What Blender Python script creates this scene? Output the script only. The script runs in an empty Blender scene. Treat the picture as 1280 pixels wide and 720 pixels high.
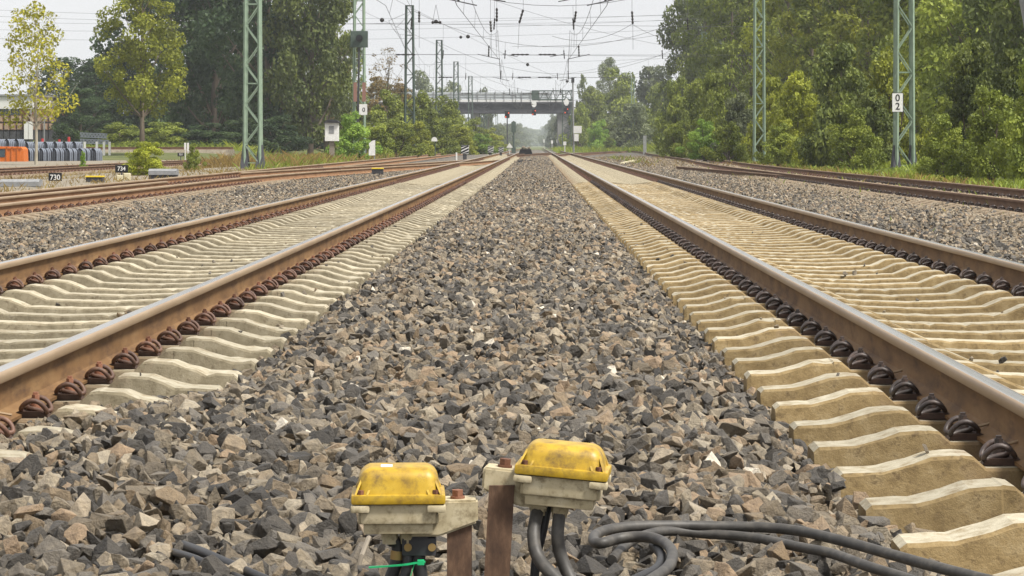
import bpy, bmesh, math, random
import numpy as np
from mathutils import Vector, Matrix

rng = np.random.default_rng(7)
random.seed(7)
PI = math.pi
scn = bpy.context.scene
COL = scn.collection

# ------------------------------------------------------------------ camera model
F = 3256.0; VX = 671.0; VY = 181.0; ZC = 0.857
def P(x, y, Y):
    return Vector(((x - VX) / F * Y, Y, ZC - (y - VY) / F * Y))
def PG(x, y, z=0.0):
    Y = (ZC - z) * F / (y - VY)
    return Vector(((x - VX) / F * Y, Y, z))
def PX(x, Y, z=0.0):
    return Vector(((x - VX) / F * Y, Y, z))
def sst(a, b, v):
    t = np.clip((v - a) / (b - a), 0, 1)
    return t * t * (3 - 2 * t)

# ------------------------------------------------------------------ materials
def newmat(name):
    m = bpy.data.materials.new(name); m.use_nodes = True
    nt = m.node_tree; b = nt.nodes['Principled BSDF']
    return m, nt, b
def ramp(nt, cols, pos=None):
    r = nt.nodes.new('ShaderNodeValToRGB')
    n = len(cols)
    pos = pos or [i / (n - 1) for i in range(n)]
    while len(r.color_ramp.elements) < n: r.color_ramp.elements.new(0.5)
    for e, c, p in zip(r.color_ramp.elements, cols, pos):
        e.position = p; e.color = (*c, 1)
    return r
def link(nt, a, b): nt.links.new(a, b)
def mat(name, cols, scale=20, rough=.8, bump=.2, bscale=None, detail=6, metal=0, stretch=(1, 1, 1), pos=None, bdist=.01, spec=.3, dirt=None, dscale=3.0, dpos=(.5, .7), coat=0):
    """noise-coloured surface in world position space, optional dirt layer with its own shape"""
    m, nt, b = newmat(name)
    g = nt.nodes.new('ShaderNodeNewGeometry')
    mp = nt.nodes.new('ShaderNodeMapping'); mp.inputs['Scale'].default_value = stretch
    link(nt, g.outputs['Position'], mp.inputs['Vector'])
    n = nt.nodes.new('ShaderNodeTexNoise'); n.inputs['Scale'].default_value = scale
    n.inputs['Detail'].default_value = detail; n.inputs['Roughness'].default_value = .65
    link(nt, mp.outputs[0], n.inputs['Vector'])
    r = ramp(nt, cols, pos or [.25 + .5 * i / max(1, len(cols) - 1) for i in range(len(cols))])
    link(nt, n.outputs['Fac'], r.inputs['Fac'])
    col = r.outputs['Color']
    if dirt is not None:
        n3 = nt.nodes.new('ShaderNodeTexNoise'); n3.inputs['Scale'].default_value = dscale; n3.inputs['Detail'].default_value = 8
        n3.inputs['Roughness'].default_value = .7
        link(nt, mp.outputs[0], n3.inputs['Vector'])
        rr = ramp(nt, [(0, 0, 0), (1, 1, 1)], list(dpos)); link(nt, n3.outputs['Fac'], rr.inputs['Fac'])
        mx = nt.nodes.new('ShaderNodeMix'); mx.data_type = 'RGBA'
        link(nt, rr.outputs['Color'], mx.inputs['Factor']); link(nt, col, mx.inputs['A']); mx.inputs['B'].default_value = (*dirt, 1)
        col = mx.outputs['Result']
    link(nt, col, b.inputs['Base Color'])
    b.inputs['Roughness'].default_value = rough; b.inputs['Metallic'].default_value = metal
    b.inputs['Specular IOR Level'].default_value = spec
    if coat: b.inputs['Coat Weight'].default_value = coat
    if bump:
        n2 = nt.nodes.new('ShaderNodeTexNoise'); n2.inputs['Scale'].default_value = bscale or scale * 4
        n2.inputs['Detail'].default_value = 8; n2.inputs['Roughness'].default_value = .7
        link(nt, mp.outputs[0], n2.inputs['Vector'])
        bp = nt.nodes.new('ShaderNodeBump'); bp.inputs['Strength'].default_value = bump; bp.inputs['Distance'].default_value = bdist
        link(nt, n2.outputs['Fac'], bp.inputs['Height']); link(nt, bp.outputs['Normal'], b.inputs['Normal'])
    return m
def stain_seat(m):
    """rust and brake dust blotches on the concrete either side of each rail seat"""
    nt = m.node_tree; b = nt.nodes['Principled BSDF']; src = b.inputs['Base Color'].links[0].from_socket
    tc = nt.nodes.new('ShaderNodeTexCoord'); sx = nt.nodes.new('ShaderNodeSeparateXYZ'); nt.links.new(tc.outputs['Object'], sx.inputs[0])
    def mth(op, a, v=None):
        n = nt.nodes.new('ShaderNodeMath'); n.operation = op; nt.links.new(a, n.inputs[0])
        if v is not None:
            if isinstance(v, (int, float)): n.inputs[1].default_value = v
            else: nt.links.new(v, n.inputs[1])
        return n.outputs[0]
    d = mth('ABSOLUTE', mth('SUBTRACT', mth('ABSOLUTE', sx.outputs[0]), .7535))
    g = nt.nodes.new('ShaderNodeNewGeometry'); n = nt.nodes.new('ShaderNodeTexNoise'); n.inputs['Scale'].default_value = 9; n.inputs['Detail'].default_value = 8; n.inputs['Roughness'].default_value = .7
    nt.links.new(g.outputs['Position'], n.inputs['Vector'])
    k = mth('SUBTRACT', mth('ADD', mth('MULTIPLY', n.outputs['Fac'], 1.5), .0), mth('MULTIPLY', d, 2.2))
    r = ramp(nt, [(0, 0, 0), (.75, .75, .75)], [.28, .68]); nt.links.new(k, r.inputs['Fac'])
    mx = nt.nodes.new('ShaderNodeMix'); mx.data_type = 'RGBA'; nt.links.new(r.outputs['Color'], mx.inputs['Factor']); nt.links.new(src, mx.inputs['A']); mx.inputs['B'].default_value = (.16, .10, .055, 1)
    oi = nt.nodes.new('ShaderNodeObjectInfo'); mr = nt.nodes.new('ShaderNodeMapRange'); mr.inputs['To Min'].default_value = .78; mr.inputs['To Max'].default_value = 1.1; nt.links.new(oi.outputs['Random'], mr.inputs['Value'])
    hs = nt.nodes.new('ShaderNodeHueSaturation'); nt.links.new(mr.outputs[0], hs.inputs['Value']); nt.links.new(mx.outputs['Result'], hs.inputs['Color']); nt.links.new(hs.outputs['Color'], b.inputs['Base Color'])
def vary(m, lo, hi):
    nt = m.node_tree; b = nt.nodes['Principled BSDF']; src = b.inputs['Base Color'].links[0].from_socket
    oi = nt.nodes.new('ShaderNodeObjectInfo'); mr = nt.nodes.new('ShaderNodeMapRange'); mr.inputs['To Min'].default_value = lo; mr.inputs['To Max'].default_value = hi; nt.links.new(oi.outputs['Random'], mr.inputs['Value'])
    hs = nt.nodes.new('ShaderNodeHueSaturation'); nt.links.new(mr.outputs[0], hs.inputs['Value']); nt.links.new(src, hs.inputs['Color']); nt.links.new(hs.outputs['Color'], b.inputs['Base Color'])
def stone_mat():
    m, nt, b = newmat('ballast stone')
    a = nt.nodes.new('ShaderNodeAttribute'); a.attribute_name = 'rnd'
    r = ramp(nt, [(.036, .032, .027), (.082, .074, .064), (.150, .136, .116), (.145, .117, .080), (.245, .21, .155), (.19, .138, .082), (.36, .315, .24), (.23, .135, .064), (.60, .55, .46)],
             [0, .2, .38, .5, .62, .76, .88, .96, 1])
    r.color_ramp.interpolation = 'LINEAR'
    link(nt, a.outputs['Fac'], r.inputs['Fac'])
    g = nt.nodes.new('ShaderNodeNewGeometry')
    n = nt.nodes.new('ShaderNodeTexNoise'); n.inputs['Scale'].default_value = 45; n.inputs['Detail'].default_value = 8; n.inputs['Roughness'].default_value = .75
    link(nt, g.outputs['Position'], n.inputs['Vector'])
    r2 = ramp(nt, [(.62, .62, .64), (1.0, .98, .95), (1.42, 1.36, 1.26)], [.3, .5, .72]); link(nt, n.outputs['Fac'], r2.inputs['Fac'])
    mx = nt.nodes.new('ShaderNodeMix'); mx.data_type = 'RGBA'; mx.blend_type = 'MULTIPLY'; mx.inputs['Factor'].default_value = 1
    link(nt, r.outputs['Color'], mx.inputs['A']); link(nt, r2.outputs['Color'], mx.inputs['B'])
    link(nt, mx.outputs['Result'], b.inputs['Base Color'])
    b.inputs['Roughness'].default_value = .6; b.inputs['Specular IOR Level'].default_value = .5
    n2 = nt.nodes.new('ShaderNodeTexNoise'); n2.inputs['Scale'].default_value = 55; n2.inputs['Detail'].default_value = 9; n2.inputs['Roughness'].default_value = .68
    link(nt, g.outputs['Position'], n2.inputs['Vector'])
    bp = nt.nodes.new('ShaderNodeBump'); bp.inputs['Strength'].default_value = .9; bp.inputs['Distance'].default_value = .02
    link(nt, n2.outputs['Fac'], bp.inputs['Height']); link(nt, bp.outputs['Normal'], b.inputs['Normal'])
    return m
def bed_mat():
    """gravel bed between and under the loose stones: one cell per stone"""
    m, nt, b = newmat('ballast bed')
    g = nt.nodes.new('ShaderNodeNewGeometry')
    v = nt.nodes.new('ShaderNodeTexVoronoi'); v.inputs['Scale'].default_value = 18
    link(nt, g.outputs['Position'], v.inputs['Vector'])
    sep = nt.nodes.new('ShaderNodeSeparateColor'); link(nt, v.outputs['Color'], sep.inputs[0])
    r = ramp(nt, [(.03, .027, .024), (.075, .07, .064), (.15, .135, .115), (.15, .12, .085), (.25, .225, .18)], [0, .3, .55, .8, 1])  # ramp kept darker than the stones, painting shade into the gaps
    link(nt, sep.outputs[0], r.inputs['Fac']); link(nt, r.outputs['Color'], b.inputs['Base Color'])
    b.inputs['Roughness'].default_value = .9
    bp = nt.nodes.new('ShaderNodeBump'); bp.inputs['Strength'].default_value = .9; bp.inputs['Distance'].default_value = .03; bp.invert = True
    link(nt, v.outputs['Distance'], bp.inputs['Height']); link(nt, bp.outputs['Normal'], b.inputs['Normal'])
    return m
def leaf_mat(name, c0, c1, c2, transl=.35):
    m, nt, b = newmat(name)
    a = nt.nodes.new('ShaderNodeAttribute'); a.attribute_name = 'rnd'
    oi = nt.nodes.new('ShaderNodeObjectInfo')
    r = ramp(nt, [c0, c1, c2], [0, .55, 1]); link(nt, a.outputs['Fac'], r.inputs['Fac'])
    hs = nt.nodes.new('ShaderNodeHueSaturation')
    mr = nt.nodes.new('ShaderNodeMapRange'); mr.inputs['To Min'].default_value = .75; mr.inputs['To Max'].default_value = 1.25
    link(nt, oi.outputs['Random'], mr.inputs['Value']); link(nt, mr.outputs[0], hs.inputs['Value'])
    link(nt, r.outputs['Color'], hs.inputs['Color'])
    link(nt, hs.outputs['Color'], b.inputs['Base Color'])
    b.inputs['Roughness'].default_value = .55; b.inputs['Specular IOR Level'].default_value = .3
    tr = nt.nodes.new('ShaderNodeBsdfTranslucent'); link(nt, hs.outputs['Color'], tr.inputs['Color'])
    mx = nt.nodes.new('ShaderNodeMixShader'); mx.inputs[0].default_value = transl
    out = nt.nodes['Material Output']
    link(nt, b.outputs[0], mx.inputs[1]); link(nt, tr.outputs[0], mx.inputs[2]); link(nt, mx.outputs[0], out.inputs['Surface'])
    return m
def flat(name, c, rough=.6, metal=0):
    return mat(name, [tuple(x * .8 for x in c), c, tuple(min(1, x * 1.15) for x in c)], scale=14, rough=rough, bump=.1, metal=metal)
def emis(name, c, s):
    m, nt, b = newmat(name)
    b.inputs['Base Color'].default_value = (*c, 1); b.inputs['Emission Color'].default_value = (*c, 1); b.inputs['Emission Strength'].default_value = s
    return m

M = {}
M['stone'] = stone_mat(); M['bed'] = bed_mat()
M['rust'] = mat('rail rust', [(.088, .044, .016), (.17, .092, .036), (.235, .142, .062)], scale=9, stretch=(1, .25, 1), rough=.75, bump=.25, bscale=160, bdist=.002, dirt=(.06, .03, .016), dscale=14, dpos=(.50, .72))
M['rustflank'] = mat('rail head flank', [(.25, .17, .10), (.34, .245, .155), (.40, .305, .20)], scale=6, stretch=(1, .15, 1), rough=.5, bump=.1, bscale=120, bdist=.001, metal=.35)
M['steel'] = mat('rail running band', [(.44, .43, .40), (.57, .555, .53), (.66, .645, .62)], scale=5, stretch=(8, .1, 1), rough=.24, bump=.04, metal=.9)
M['rustdark'] = mat('old rail rust', [(.085, .045, .03), (.15, .085, .05), (.20, .13, .08)], scale=9, stretch=(1, .3, 1), rough=.8, bump=.2, bscale=120, bdist=.002)
M['rustorange'] = mat('siding rust', [(.15, .075, .036), (.24, .13, .065), (.30, .18, .105)], scale=7, stretch=(1, .3, 1), rough=.8, bump=.2, bscale=120, bdist=.002)
M['conc_warm'] = mat('warm stained and shaded concrete', [(.145, .098, .042), (.25, .18, .085), (.33, .255, .14)], scale=18, rough=.9, bump=.6, bscale=120, bdist=.006, dirt=(.13, .09, .045), dscale=34, dpos=(.54, .68))  # sleeper sides: ochre stain, plus side shade put into the darker colour
M['conc_grey'] = mat('pale stained and shaded concrete', [(.14, .118, .074), (.225, .192, .128), (.295, .26, .185)], scale=18, rough=.9, bump=.6, bscale=120, bdist=.006, dirt=(.12, .095, .06), dscale=34, dpos=(.54, .68))  # same for the left track: stain plus painted side shade
M['conc_top'] = mat('washed and lit concrete top', [(.27, .235, .165), (.39, .35, .26), (.49, .45, .35)], scale=24, rough=.9, bump=.5, bscale=120, bdist=.005, dirt=(.22, .165, .09), dscale=16, dpos=(.50, .70))  # rain-washed tops, paler than the sides partly to paint in light from above
M['conc_old'] = mat('dusty rust stained concrete', [(.14, .10, .065), (.22, .17, .115), (.30, .25, .18)], scale=20, rough=.9, bump=.3, bscale=120, bdist=.004)
M['clip'] = mat('clip rust', [(.045, .022, .016), (.085, .042, .027), (.15, .08, .048)], scale=40, rough=.6, bump=.3, bscale=300, bdist=.002, spec=.5)
M['clipdark'] = mat('clip dark steel', [(.022, .017, .016), (.05, .036, .032), (.10, .065, .05)], scale=40, rough=.5, bump=.3, bscale=300, bdist=.002, spec=.5)
M['bolt'] = mat('bolt rust', [(.09, .036, .02), (.17, .075, .045), (.2, .1, .06)], scale=60, rough=.7, bump=.3, bscale=300, bdist=.002)
M['plate'] = mat('guide plate', [(.04, .025, .02), (.085, .05, .036)], scale=50, rough=.6, bump=.2)
M['lid'] = mat('yellow plastic lid', [(.34, .205, .010), (.45, .285, .016), (.53, .36, .04)], scale=22, rough=.45, bump=.12, bscale=300, bdist=.001, spec=.5, dirt=(.15, .09, .02), dscale=32, dpos=(.46, .70))
M['housing'] = mat('grey beige housing', [(.36, .30, .185), (.46, .395, .26), (.54, .48, .34)], scale=30, rough=.7, bump=.12, bscale=300, bdist=.001, dirt=(.17, .13, .07), dscale=45, dpos=(.50, .72))
M['postrust'] = mat('rusty angle post', [(.035, .022, .016), (.095, .055, .035), (.20, .122, .075)], scale=34, stretch=(1, 1, .4), rough=.75, bump=.3, bscale=200, bdist=.002)
M['cable'] = mat('dusty black cable', [(.028, .026, .024), (.055, .051, .046), (.105, .095, .08)], scale=35, rough=.55, bump=.15, bscale=250, bdist=.001, spec=.5)
M['cableblack'] = mat('black cable', [(.015, .015, .017), (.03, .03, .032)], scale=40, rough=.5, bump=.1, spec=.5)
M['tie'] = flat('green cable tie', (.02, .42, .16), .4)
M['sticker'] = flat('white sticker', (.75, .73, .66), .6)
M['brass'] = flat('brassy screw', (.35, .24, .10), .4, .6)
M['mast'] = mat('pale green mast paint', [(.15, .21, .155), (.21, .28, .205), (.26, .33, .25)], scale=3, rough=.6, bump=.1, dirt=(.16, .13, .09), dscale=5, dpos=(.62, .75))
M['mastdark'] = mat('dark green paint and silhouette', [(.035, .055, .045), (.06, .085, .07), (.09, .115, .095)], scale=3, rough=.6, bump=.1)  # on far masts this is silhouette shade put into the colour
M['footing'] = mat('dark mast footing', [(.04, .042, .05), (.075, .075, .085)], scale=8, rough=.8, bump=.2)
M['white'] = flat('white enamel', (.66, .66, .64), .5)
M['black'] = flat('black enamel', (.012, .012, .014), .45)
M['dark'] = flat('dark grey steel', (.05, .05, .055), .6)
M['wire'] = flat('weathered wire', (.06, .06, .065), .6)
M['insul'] = flat('dark insulator', (.018, .014, .013), .3)
M['galv'] = mat('galvanised sheet', [(.19, .195, .20), (.27, .275, .28), (.34, .34, .34)], scale=10, rough=.55, bump=.1, metal=.3)
M['yellow'] = flat('yellow cap', (.65, .48, .03), .5)
M['cream'] = flat('cream concrete block', (.55, .50, .34), .8)
M['bandred'] = flat('faded warning red', (.24, .13, .10), .7)
M['panelwhite'] = mat('white sheet cladding', [(.58, .58, .57), (.68, .68, .66)], scale=.8, rough=.6, bump=.05)
M['orange'] = flat('orange paint', (.52, .135, .018), .5)
M['glass'] = flat('dark glazing', (.05, .07, .085), .2)
M['blueplastic'] = mat('blue grey plastic', [(.08, .10, .14), (.13, .155, .2), (.19, .215, .26)], scale=6, rough=.5, bump=.1)
M['galvblue'] = flat('blue grey galvanised steel', (.30, .33, .37), .5)
M['brown'] = mat('brown cladding', [(.14, .075, .05), (.23, .13, .085), (.32, .2, .13)], scale=1.2, rough=.8, bump=.1)
M['tan'] = mat('tan panel', [(.20, .13, .08), (.34, .25, .17), (.46, .37, .27)], scale=.9, rough=.7, bump=.05)
M['redbrick'] = mat('red brick band', [(.22, .08, .05), (.30, .12, .08)], scale=5, rough=.85, bump=.1)
M['bridge'] = mat('dark bridge girder', [(.030, .030, .037), (.05, .05, .06), (.075, .072, .08)], scale=.8, rough=.7, bump=.1)
M['bridgeconc'] = mat('bridge concrete', [(.16, .16, .16), (.26, .26, .25)], scale=.7, rough=.85, bump=.1)
M['panel'] = mat('pale parapet panel', [(.38, .41, .43), (.5, .53, .55)], scale=.4, rough=.4, bump=.05)
M['bark'] = mat('bark', [(.06, .045, .035), (.12, .095, .07), (.19, .16, .12)], scale=5, stretch=(1, 1, .2), rough=.9, bump=.4, bscale=20)
M['palebark'] = mat('pale bark', [(.22, .2, .15), (.36, .33, .26), (.45, .42, .34)], scale=4, stretch=(1, 1, .4), rough=.85, bump=.2, bscale=20)
M['red_lamp'] = emis('lit red signal lamp', (1, .13, .06), 1.0)
M['lf_dark'] = leaf_mat('dark leaves', (0.058, 0.08, 0.022), (0.13, 0.162, 0.038), (0.235, 0.27, 0.056))
M['lf_deep'] = leaf_mat('deep green leaves', (.026, .050, .022), (.056, .094, .034), (.11, .16, .05))
M['lf_mid'] = leaf_mat('mid green leaves', (0.1, 0.132, 0.022), (0.225, 0.272, 0.042), (0.37, 0.41, 0.068))
M['lf_yell'] = leaf_mat('yellow green leaves', (0.135, 0.16, 0.018), (0.29, 0.32, 0.035), (0.46, 0.48, 0.06))
M['lf_olive'] = leaf_mat('olive leaves', (0.1, 0.13, 0.022), (0.215, 0.255, 0.042), (0.36, 0.41, 0.07))
M['lf_aut'] = leaf_mat('autumn leaves', (0.1, 0.08, 0.03), (0.21, 0.15, 0.045), (0.33, 0.22, 0.05))
M['lf_young'] = leaf_mat('young yellow leaves', (0.14, 0.15, 0.014), (0.316, 0.307, 0.025), (0.491, 0.439, 0.041))
M['lf_bright'] = leaf_mat('bright green leaves', (0.105, 0.175, 0.027), (0.21, 0.333, 0.048), (0.333, 0.455, 0.081))
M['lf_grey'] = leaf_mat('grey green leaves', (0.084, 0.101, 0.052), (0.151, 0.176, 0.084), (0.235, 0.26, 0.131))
M['grass'] = leaf_mat('grass blades', (0.109, 0.149, 0.022), (0.234, 0.296, 0.036), (0.421, 0.421, 0.073))
M['drygrass'] = leaf_mat('dry weeds', (0.169, 0.111, 0.035), (0.299, 0.208, 0.066), (0.39, 0.325, 0.09))
M['soil'] = mat('grassy ground', [(.05, .062, .018), (.09, .105, .03), (.14, .135, .055)], scale=.6, rough=.95, bump=.4, bscale=6, bdist=.1)
M['dirt'] = mat('stony dirt', [(.12, .10, .075), (.22, .19, .145), (.30, .265, .21)], scale=5, rough=.95, bump=.6, bscale=22, bdist=.05)
M['redflower'] = flat('red plastic', (.4, .04, .04), .5)
M['timber'] = flat('weathered wood', (.22, .19, .15), .9)
M['roofdark'] = flat('dark felt roof', (.03, .03, .033), .7)

for k_ in ('conc_warm', 'conc_grey', 'conc_top'): stain_seat(M[k_])
for k_ in ('clip', 'clipdark', 'bolt'): vary(M[k_], .6, 1.5)
# ------------------------------------------------------------------ mesh builder
class MB:
    def __init__(s): s.v = []; s.f = []; s.mi = []
    def add(s, vs, fs, mi=0):
        o = len(s.v); s.v += [tuple(v) for v in vs]
        s.f += [tuple(i + o for i in f) for f in fs]; s.mi += [mi] * len(fs)
        return s
    def box(s, c, d, rot=None, mi=0, taper=1.0):
        x, y, z = d[0] / 2, d[1] / 2, d[2] / 2
        vs = [Vector((a * x * (taper if k > 0 else 1), b * y * (taper if k > 0 else 1), k * z)) for k in (-1, 1) for a, b in ((-1, -1), (1, -1), (1, 1), (-1, 1))]
        if rot is not None: vs = [rot @ v for v in vs]
        c = Vector(c)
        return s.add([v + c for v in vs], [(3, 2, 1, 0), (4, 5, 6, 7), (0, 1, 5, 4), (1, 2, 6, 5), (2, 3, 7, 6), (3, 0, 4, 7)], mi)
    def rbox(s, c, d, r=.01, rot=None, mi=0, seg=2):
        bm = bmesh.new(); bmesh.ops.create_cube(bm, size=1)
        for v in bm.verts: v.co = Vector((v.co.x * d[0], v.co.y * d[1], v.co.z * d[2]))
        bmesh.ops.bevel(bm, geom=bm.edges[:], offset=r, segments=seg, affect='EDGES', profile=.6)
        return s.addbm(bm, c, rot, mi)
    def addbm(s, bm, c=(0, 0, 0), rot=None, mi=0):
        bm.verts.ensure_lookup_table(); bm.verts.index_update()
        c = Vector(c)
        vs = [(rot @ v.co if rot is not None else v.co) + c for v in bm.verts]
        fs = [[v.index for v in f.verts] for f in bm.faces]
        bm.free(); return s.add(vs, fs, mi)
    def bar(s, a, b, w, h=None, mi=0):
        """rectangular bar from a to b"""
        a, b = Vector(a), Vector(b); h = h or w
        d = (b - a); L = d.length
        q = d.to_track_quat('Z', 'Y').to_matrix()
        return s.box((a + b) / 2, (w, h, L), q, mi)
    def tube(s, pts, r, n=8, mi=0, cap=True, closed=False):
        pts = [Vector(p) for p in pts]; m = len(pts)
        rs = r if hasattr(r, '__len__') else [r] * m
        vs = []; fs = []
        up = Vector((0, 0, 1)); prev = None
        for i in range(m):
            if closed: t = pts[(i + 1) % m] - pts[i - 1]
            else: t = pts[min(i + 1, m - 1)] - pts[max(i - 1, 0)]
            t = t.normalized() if t.length > 1e-9 else Vector((0, 0, 1))
            if prev is None:
                ref = Vector((0, 0, 1)) if abs(t.z) < .9 else Vector((1, 0, 0))
                u = t.cross(ref).normalized()
            else:
                u = (prev - t * prev.dot(t))
                u = u.normalized() if u.length > 1e-6 else t.orthogonal().normalized()
            prev = u; w = t.cross(u)
            for k in range(n):
                a = 2 * PI * k / n
                vs.append(pts[i] + (u * math.cos(a) + w * math.sin(a)) * rs[i])
        for i in range(m if closed else m - 1):
            j = (i + 1) % m
            for k in range(n):
                fs.append((i * n + k, j * n + k, j * n + (k + 1) % n, i * n + (k + 1) % n)[::-1])
        if cap and not closed:
            fs.append(tuple(range(n))); fs.append(tuple((m - 1) * n + k for k in range(n))[::-1])
        return s.add(vs, fs, mi)
    def cyl(s, a, b, r, n=12, mi=0, r2=None):
        return s.tube([a, b], [r, r if r2 is None else r2], n, mi)
    def ball(s, c, r, mi=0, sc=(1, 1, 1), sub=2):
        bm = bmesh.new(); bmesh.ops.create_icosphere(bm, subdivisions=sub, radius=r)
        for v in bm.verts: v.co = Vector((v.co.x * sc[0], v.co.y * sc[1], v.co.z * sc[2]))
        return s.addbm(bm, c, None, mi)
    def prism(s, poly, a0, a1, axis='y', mi=0):
        """polygon of (u,w) extruded; axis y: u=x w=z; axis x: u=y w=z; axis z: u=x w=y"""
        def mk(p, a): return {'y': (p[0], a, p[1]), 'x': (a, p[0], p[1]), 'z': (p[0], p[1], a)}[axis]
        n = len(poly)
        vs = [mk(p, a0) for p in poly] + [mk(p, a1) for p in poly]
        return s.add(vs, [tuple(range(n)), tuple(range(2 * n - 1, n - 1, -1))] + [((i + 1) % n, i, n + i, n + (i + 1) % n) for i in range(n)], mi)

def mk_mesh(name, mb, mats, off=(0, 0, 0), smooth=None):
    me = bpy.data.meshes.new(name)
    o = Vector(off)
    me.from_pydata([(v[0] - o.x, v[1] - o.y, v[2] - o.z) for v in mb.v], [], mb.f)
    for m in (mats if isinstance(mats, (list, tuple)) else [mats]): me.materials.append(m)
    if any(mb.mi): me.polygons.foreach_set('material_index', mb.mi)
    bm = bmesh.new(); bm.from_mesh(me); bmesh.ops.recalc_face_normals(bm, faces=bm.faces); bm.to_mesh(me); bm.free()
    if smooth:
        me.polygons.foreach_set('use_smooth', [True] * len(me.polygons))
        me.set_sharp_from_angle(angle=math.radians(smooth))
    return me
def props(o, label=None, cat=None, group=None, kind=None):
    if label: o['label'] = label
    if cat: o['category'] = cat
    if group: o['group'] = group
    if kind: o['kind'] = kind
    return o
def thing(name, label, cat, loc=(0, 0, 0), group=None):
    o = bpy.data.objects.new(name, None); COL.objects.link(o); o.location = loc; o.empty_display_size = .1
    return props(o, label, cat, group)
def wloc(o):
    v = Vector(o.location)
    while o.parent: o = o.parent; v = v + Vector(o.location)
    return v
def part(name, mb, mats, root, smooth=None, local=False, label=None):
    off = (0, 0, 0) if local else wloc(root)
    o = bpy.data.objects.new(name, mk_mesh(name, mb, mats, off, smooth)); COL.objects.link(o); o.parent = root
    if label: o['label'] = label
    return o
def solo(name, mb, mats, label=None, cat=None, loc=(0, 0, 0), group=None, kind=None, smooth=None):
    o = bpy.data.objects.new(name, mk_mesh(name, mb, mats, loc, smooth)); COL.objects.link(o); o.location = loc
    return props(o, label, cat, group, kind)
def copy_tree(o, parent=None):
    c = o.copy(); COL.objects.link(c)
    if parent is not None: c.parent = parent
    for ch in list(o.children): copy_tree(ch, c)
    return c
def np_mesh(name, V, Fa, nper, mat_, attrs=None, smooth=False):
    me = bpy.data.meshes.new(name)
    nf = len(Fa)
    me.vertices.add(len(V)); me.vertices.foreach_set('co', V.astype(np.float32).ravel())
    me.loops.add(nf * nper); me.loops.foreach_set('vertex_index', Fa.astype(np.int32).ravel())
    me.polygons.add(nf); me.polygons.foreach_set('loop_start', np.arange(0, nf * nper, nper, dtype=np.int32))
    me.polygons.foreach_set('use_smooth', np.full(nf, smooth))
    me.materials.append(mat_)
    for k, a in (attrs or {}).items():
        at = me.attributes.new(k, 'FLOAT', 'POINT'); at.data.foreach_set('value', a.astype(np.float32))
    me.update(calc_edges=True); me.validate()
    return me
def np_obj(name, me, label=None, cat=None, group=None, kind=None, loc=(0, 0, 0)):
    o = bpy.data.objects.new(name, me); COL.objects.link(o); o.location = loc
    return props(o, label, cat, group, kind)
def vnoise(X, Y, s, seed=0):
    """cheap smooth value noise"""
    x = X * s + seed * 17.3; y = Y * s + seed * 9.1
    xi = np.floor(x).astype(np.int64); yi = np.floor(y).astype(np.int64); xf = x - xi; yf = y - yi
    def h(a, b):
        n = (a * 374761393 + b * 668265263 + seed * 974711) & 0x7fffffff
        n = ((n ^ (n >> 13)) * 1274126177) & 0x7fffffff
        return ((n ^ (n >> 16)) & 0xffff) / 65535.0
    u = xf * xf * (3 - 2 * xf); v = yf * yf * (3 - 2 * yf)
    return (h(xi, yi) * (1 - u) + h(xi + 1, yi) * u) * (1 - v) + (h(xi, yi + 1) * (1 - u) + h(xi + 1, yi + 1) * u) * v
def text_mesh(s, size):
    cu = bpy.data.curves.new('t', 'FONT'); cu.body = s; cu.size = size; cu.align_x = 'CENTER'; cu.align_y = 'CENTER'
    cu.extrude = .002; cu.offset = size * .012
    o = bpy.data.objects.new('t', cu); COL.objects.link(o)
    dg = bpy.context.evaluated_depsgraph_get()
    me = bpy.data.meshes.new_from_object(o.evaluated_get(dg))
    bpy.data.objects.remove(o); bpy.data.curves.remove(cu)
    return me
def text_part(name, s, size, loc, m, root, sx=1.0):
    me = text_mesh(s, size); me.materials.clear(); me.materials.append(m); me.name = name
    o = bpy.data.objects.new(name, me); COL.objects.link(o); o.parent = root
    o.location = Vector(loc) - wloc(root); o.rotation_euler = (PI / 2, 0, 0); o.scale = (sx, 1, 1)
    return o

# ------------------------------------------------------------------ track layout
CL, CR, CS = -2.44, 2.10, -7.15        # centres: track left of the strip, right of it, siding on the left
G2 = .7535
def right_siding(Y):
    return 6.92 + 1.75 * sst(75, 160, Y) + 3.0 * sst(140, 300, Y)
def diverge(Y):
    return CS + (CL - CS) * sst(52, 132, Y)
CF = -15.45
def sleeper_top(d):
    """height of the concrete top at signed distance d outward from a rail centre line (negative = towards track centre)"""
    xs = [-.76, -.42, -.32, -.215, -.185, -.15, .15, .185, .215, .30, .40, .56]
    zs = [-.034, -.022, .020, .030, .027, -.004, -.004, .027, .030, .024, -.013, -.020]
    return np.interp(d, xs, zs)

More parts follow.
